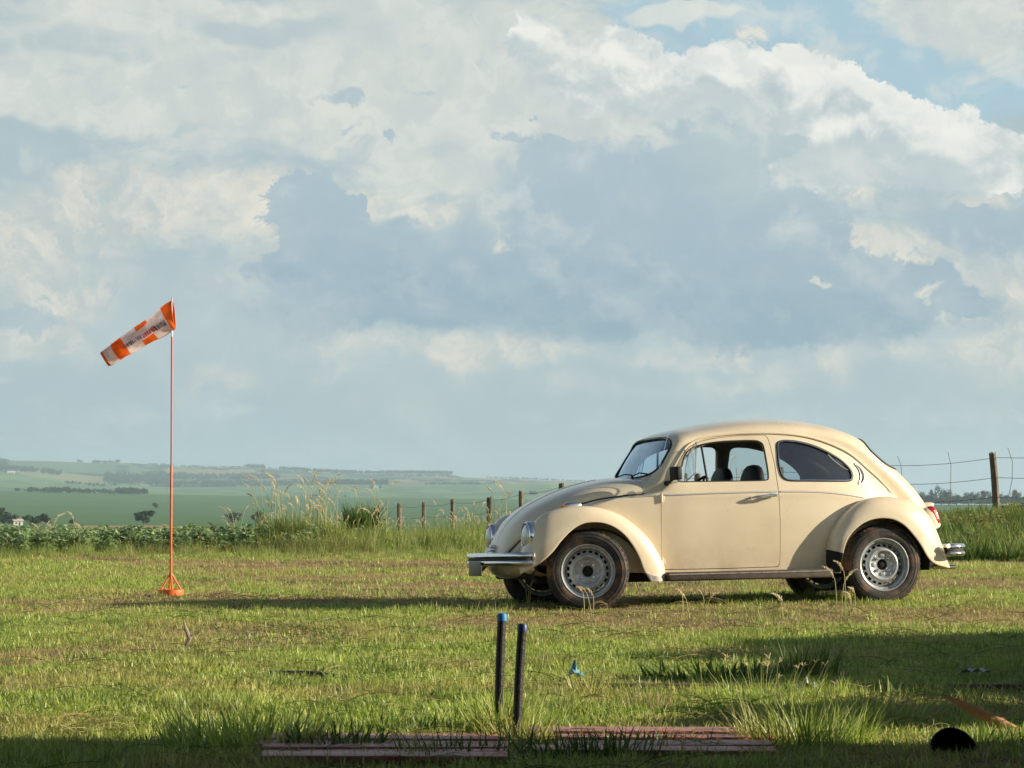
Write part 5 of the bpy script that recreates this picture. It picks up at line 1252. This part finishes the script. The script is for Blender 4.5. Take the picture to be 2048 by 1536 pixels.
# litter
def crumple(name, loc, s, mat, seed, label, cat):
    r = random.Random(seed); V = []; F = []; n = 7
    for i in range(n):
        for j in range(n): V.append(((i / (n - 1) - .5) * s[0] + r.gauss(0, s[0] * .03), (j / (n - 1) - .5) * s[1] + r.gauss(0, s[1] * .03), abs(r.gauss(0, s[2] * .6)) * (1 - abs(i / 3 - 1)) + .02 + .01 * r.random()))
    for i in range(n - 1):
        for j in range(n - 1): F.append((i * n + j, (i + 1) * n + j, (i + 1) * n + j + 1, i * n + j + 1))
    o = obj(name, make_mesh(name, V, F, mat, 20), None, loc); return tag(o, label, cat)
crumple("plastic_scrap", (.31, 14.1, .02), (.085, .08, .05), pmat('blue_film', (.10, .30, .42), .3, coat=.4), 3, "crumpled blue plastic scrap lying in the grass right of the pipes", "litter")
crumple("plastic_scrap", (2.28, 14.2, .03), (.16, .07, .03), pmat('white_film', (.55, .56, .55), .5), 5, "torn white plastic scrap in the shaded grass at the right edge", "litter")
crumple("paper_scrap", (1.36, 13.3, .02), (.09, .08, .05), pmat('grey_paper', (.34, .35, .37), .7), 8, "grey crumpled paper in the shade behind the big foreground weeds", "litter")
b = MB(); b.tube([(0, 0, 0), (-.012, .01, .05), (.006, .0, .085), (-.022, .02, .15), (-.03, .02, .19)], [.013, .012, .014, .009, .004], 7); b.tube([(.0, .0, .08), (.03, 0, .11)], [.008, .004], 6); o = b.build("dead_stick", pmat('grey_stick', (.30, .24, .20), .9), None, loc=(-1.87, 16.7, 0)); tag(o, "short grey dead stick poking up from the lawn below the windsock", "stick")

# foreground weeds, each clump a thing
def fweed(name, loc, n, rad, h, w, seed, label, mat=DKGRN, lean=.4, curl=1.2, heads=0, hl=.05, flat=1.0, stalkh=1.6):
    r = random.Random(seed); e = empty(name, (loc[0], loc[1], float(ground_z(loc[0], loc[1])) + (loc[2] if len(loc) > 2 else 0)), label=label, cat="weeds", group="weed clumps in the foreground"); b = MB()
    for _ in range(n):
        a = r.uniform(0, 2 * pi); q = rad * sqrt(r.random()); blade(b, (q * cos(a), q * sin(a) * flat, -.005), a + r.gauss(0, .7), h * r.uniform(.45, 1.15), w * r.uniform(.6, 1.3), abs(r.gauss(.1, lean)), r.uniform(.2, curl), 5, r.gauss(0, .5))
    b.build("blades", mat, e, 0)
    if heads:
        b = MB()
        for i in range(heads):
            a = r.uniform(0, 2 * pi); q = rad * sqrt(r.random()) * .9; p = Vector((q * cos(a), q * sin(a) * flat, 0)); d = Vector((cos(a), sin(a) * .4, 0)); H = h * r.uniform(.9, stalkh)
            top = p + d * H * r.uniform(.1, .5) + Vector((0, 0, H)); b.mi = 0; b.tube([tuple(p), tuple(p.lerp(top, .5) - d * .02), tuple(top)], [.0016, .0013, .0008], 4); b.mi = 1
            for k in range(4):                                   # finger-like seed spikes
                f = r.uniform(0, 2 * pi); v = Vector((cos(f), sin(f) * .5, r.uniform(.3, 1.2))).normalized() * hl * r.uniform(.7, 1.2); b.tube([tuple(top), tuple(top + v * .5 + Vector((0, 0, .004))), tuple(top + v)], [.0012, .0020, .0008], 4)
        b.build("seed_spikes", [STALK, PLUME], e, 0)
    return e
fweed("weed_clump", (-.03, 11.52), 260, .15, .20, .0085, 1, "dark grass clump growing round the feet of the two black pipes", GREEN, .35, 1.1)
fweed("weed_clump", (.02, 11.05), 200, .13, .14, .0085, 2, "grass clump between the two stacks of red boards", GREEN, .6, 1.2)
fweed("weed_clump", (-1.02, 10.9), 620, .30, .19, .0095, 3, "wide shaded grass clump at the left end of the red boards", GREEN, .6, 1.2)
fweed("weed_clump", (-.66, 10.70), 260, .20, .13, .012, 4, "broad-leaved weeds sprouting through the left red boards", DKGRN, .7, 1.0, flat=.5)
fweed("weed_clump", (-.18, 10.45), 200, .24, .13, .012, 5, "low weeds in front of the left red boards, below the pipes", DKGRN, .7, 1.0, flat=.4)
fweed("weed_clump", (.50, 10.88), 170, .30, .10, .012, 6, "leafy weeds creeping between the two right red boards", DKGRN, .8, 1.0, flat=.3)
fweed("weed_clump", (.28, 10.40), 240, .24, .15, .011, 7, "weeds covering the near end of the right red boards", DKGRN, .7, 1.0, flat=.4)
fweed("weed_clump", (1.12, 11.1), 520, .26, .20, .007, 8, "largest dark weed clump at the right end of the red boards", GREEN, .5, 1.3, 3, .025, stalkh=1.2)
fweed("weed_clump", (1.55, 12.1), 260, .22, .20, .0075, 9, "sunlit arching grass clump left of the wooden stake", GREEN, .55, 1.6, 4, .025, stalkh=1.2)
fweed("weed_clump", (1.12, 13.1), 240, .30, .17, .006, 10, "straggly weeds with finger-like seed spikes in front of the timber rail", GREEN, .7, 1.3, 12, .028, stalkh=1.2)
fweed("weed_clump", (1.02, 14.3), 200, .36, .15, .020, 11, "dark broad-leaved weed patch beyond the timber rail", DKGRN, .8, .9, flat=.5)
fweed("weed_clump", (1.50, 14.6), 160, .16, .22, .008, 12, "upright dark grass clump beyond the timber rail, right of the broad-leaved patch", DKGRN, .35, .8)
fweed("weed_clump", (.60, 12.55), 120, .12, .11, .004, 13, "rusty orange dried grass tuft right of the pipes", DRY, .2, .5)
fweed("weed_clump", (.36, 13.3), 60, .10, .17, .010, 14, "pale green blades slanting beside the blue plastic scrap", GREEN, .6, 1.0)
fweed("weed_clump", (-.50, 11.55), 160, .28, .09, .013, 15, "dark leafy weeds between the lawn and the left red boards", DKGRN, .8, 1.0, flat=.4)
# seed stalks in front of the car
def stalks(loc, n, H, seed, label, sp=.06, hl=.12, wid=.011):
    r = random.Random(seed); e = empty("seed_stalk", (loc[0], loc[1], float(ground_z(loc[0], loc[1]))), label=label, cat="grass stalk", group="grass stalks in front of the car"); b = MB()
    for i in range(n): plume(b, (r.uniform(-sp, sp), r.uniform(-sp, sp), 0), r.choice((pi, pi, 0)) + r.gauss(0, .3), H * r.uniform(.7, 1.05), hl * r.uniform(.7, 1.1), seed * 7 + i, wid)
    b.build("stems_and_heads", [STALK, PLUME], e, 0)
stalks((2.30, 20.2), 3, .33, 1, "tall drooping seed stalk in front of the black guard by the rear wheel", .04, .12, .011)
stalks((.55, 20.9), 3, .22, 2, "pale seed stalk in front of the front wheel", .04, .07, .009)
stalks((1.26, 20.3), 4, .20, 3, "short seed stalks below the middle of the car door", .12, .06)
stalks((1.90, 20.0), 2, .17, 4, "fat-headed seed stalk below the car's running board", .05, .09, .014)
stalks((.13, 22.4), 3, .24, 5, "white-flowered stalk beside the far front wheel, under the bumper", .03, .14, .012)
stalks((2.42, 20.8), 3, .16, 6, "pair of short fuzzy stalks just in front of the rear wheel", .05, .07, .014)

# ---- what throws the foreground shade: an added, unseen hangar, and hedge bushes just outside the right edge
sh = empty("shading_hangar", (0, 0, 0), label="unseen open-fronted corrugated hangar added behind and beside the viewpoint to shade the foreground", cat="hangar")
CORR = pmat('corrugated_steel', (.16, .17, .17), .55, metal=.3, var=.12)
def corr(name, p, q, z0, z1):
    p = Vector(p); q = Vector(q); d = q - p; n = int(d.length / .09); o = Vector((d.y, -d.x, 0)).normalized() * .018; r = [p + d * (i / n) + o * (1 if i % 2 else -1) for i in range(n + 1)]; k = len(r)
    b = MB(); b.add([(v.x, v.y, z0) for v in r] + [(v.x, v.y, z1) for v in r], [(i, i + 1, k + i + 1, k + i) for i in range(k - 1)]); return b.build(name, CORR, sh, 0)
corr("side_wall", (4.6, -7, 0), (4.6, 10.75, 0), 0, 3.3); corr("side_wall", (-9, -7, 0), (-9, 2, 0), 0, 3.3); corr("back_wall", (-9, -7, 0), (4.6, -7, 0), 0, 3.3)
b = MB(); b.box((-2.2, .8, 3.36), (14.2, 16.4, .08)); b.build("roof", CORR, sh)  # unseen roof, carried forward overhead to keep skylight off the foreground
for x, y in ((-9, 8.8), (-4.6, 8.8)): b = MB(); b.box((x, y, 1.66), (.12, .12, 3.3)); b.build("column", TIMB, sh)
def bush(loc, H, W, seed, label):
    e = empty("hedge_bush", loc, label=label, cat="bush"); b = MB(); crown(b, seed, H, W, .05, 16, 9500, .12, .9); b.build("foliage", DKGRN, e, 0)
    b = MB(); [b.tube([(0, 0, 0), (random.uniform(-.4, .4), random.uniform(-.4, .4), H * .7)], [.03, .008], 6) for _ in range(6)]; b.build("stems", BARK, e)
bush((5.2, 16.5, 0), 1.20, 3.4, 3, "broad hedge bush outside the right edge, level with the lawn's shaded corner")
bush((4.25, 13.9, 0), .98, 2.3, 4, "lower hedge bush outside the right edge, nearer the shed")
bush((3.5, 12.0, 0), .85, 1.5, 5, "smallest hedge bush outside the right edge, against the hangar corner")

# ---- the air over the valley
hm = bpy.data.materials.new("haze_air"); hm.use_nodes = True; t = hm.node_tree; t.nodes.clear(); N = NT(t)
pv = N.n('ShaderNodeVolumePrincipled', {'Color': (.62, .82, 1.0, 1), 'Density': 9.5e-5, 'Anisotropy': .2}); o_ = N.n('ShaderNodeOutputMaterial'); N.link(pv.outputs[0], o_.inputs['Volume'])
zmin = float(Z_.min()) - 1.0; zmax = 110.0
b = MB(); b.box((0, 0, (zmin + zmax) / 2), (24600, 24600, zmax - zmin)); hz = b.build("haze", hm, None, 0); hz['kind'] = 'stuff'
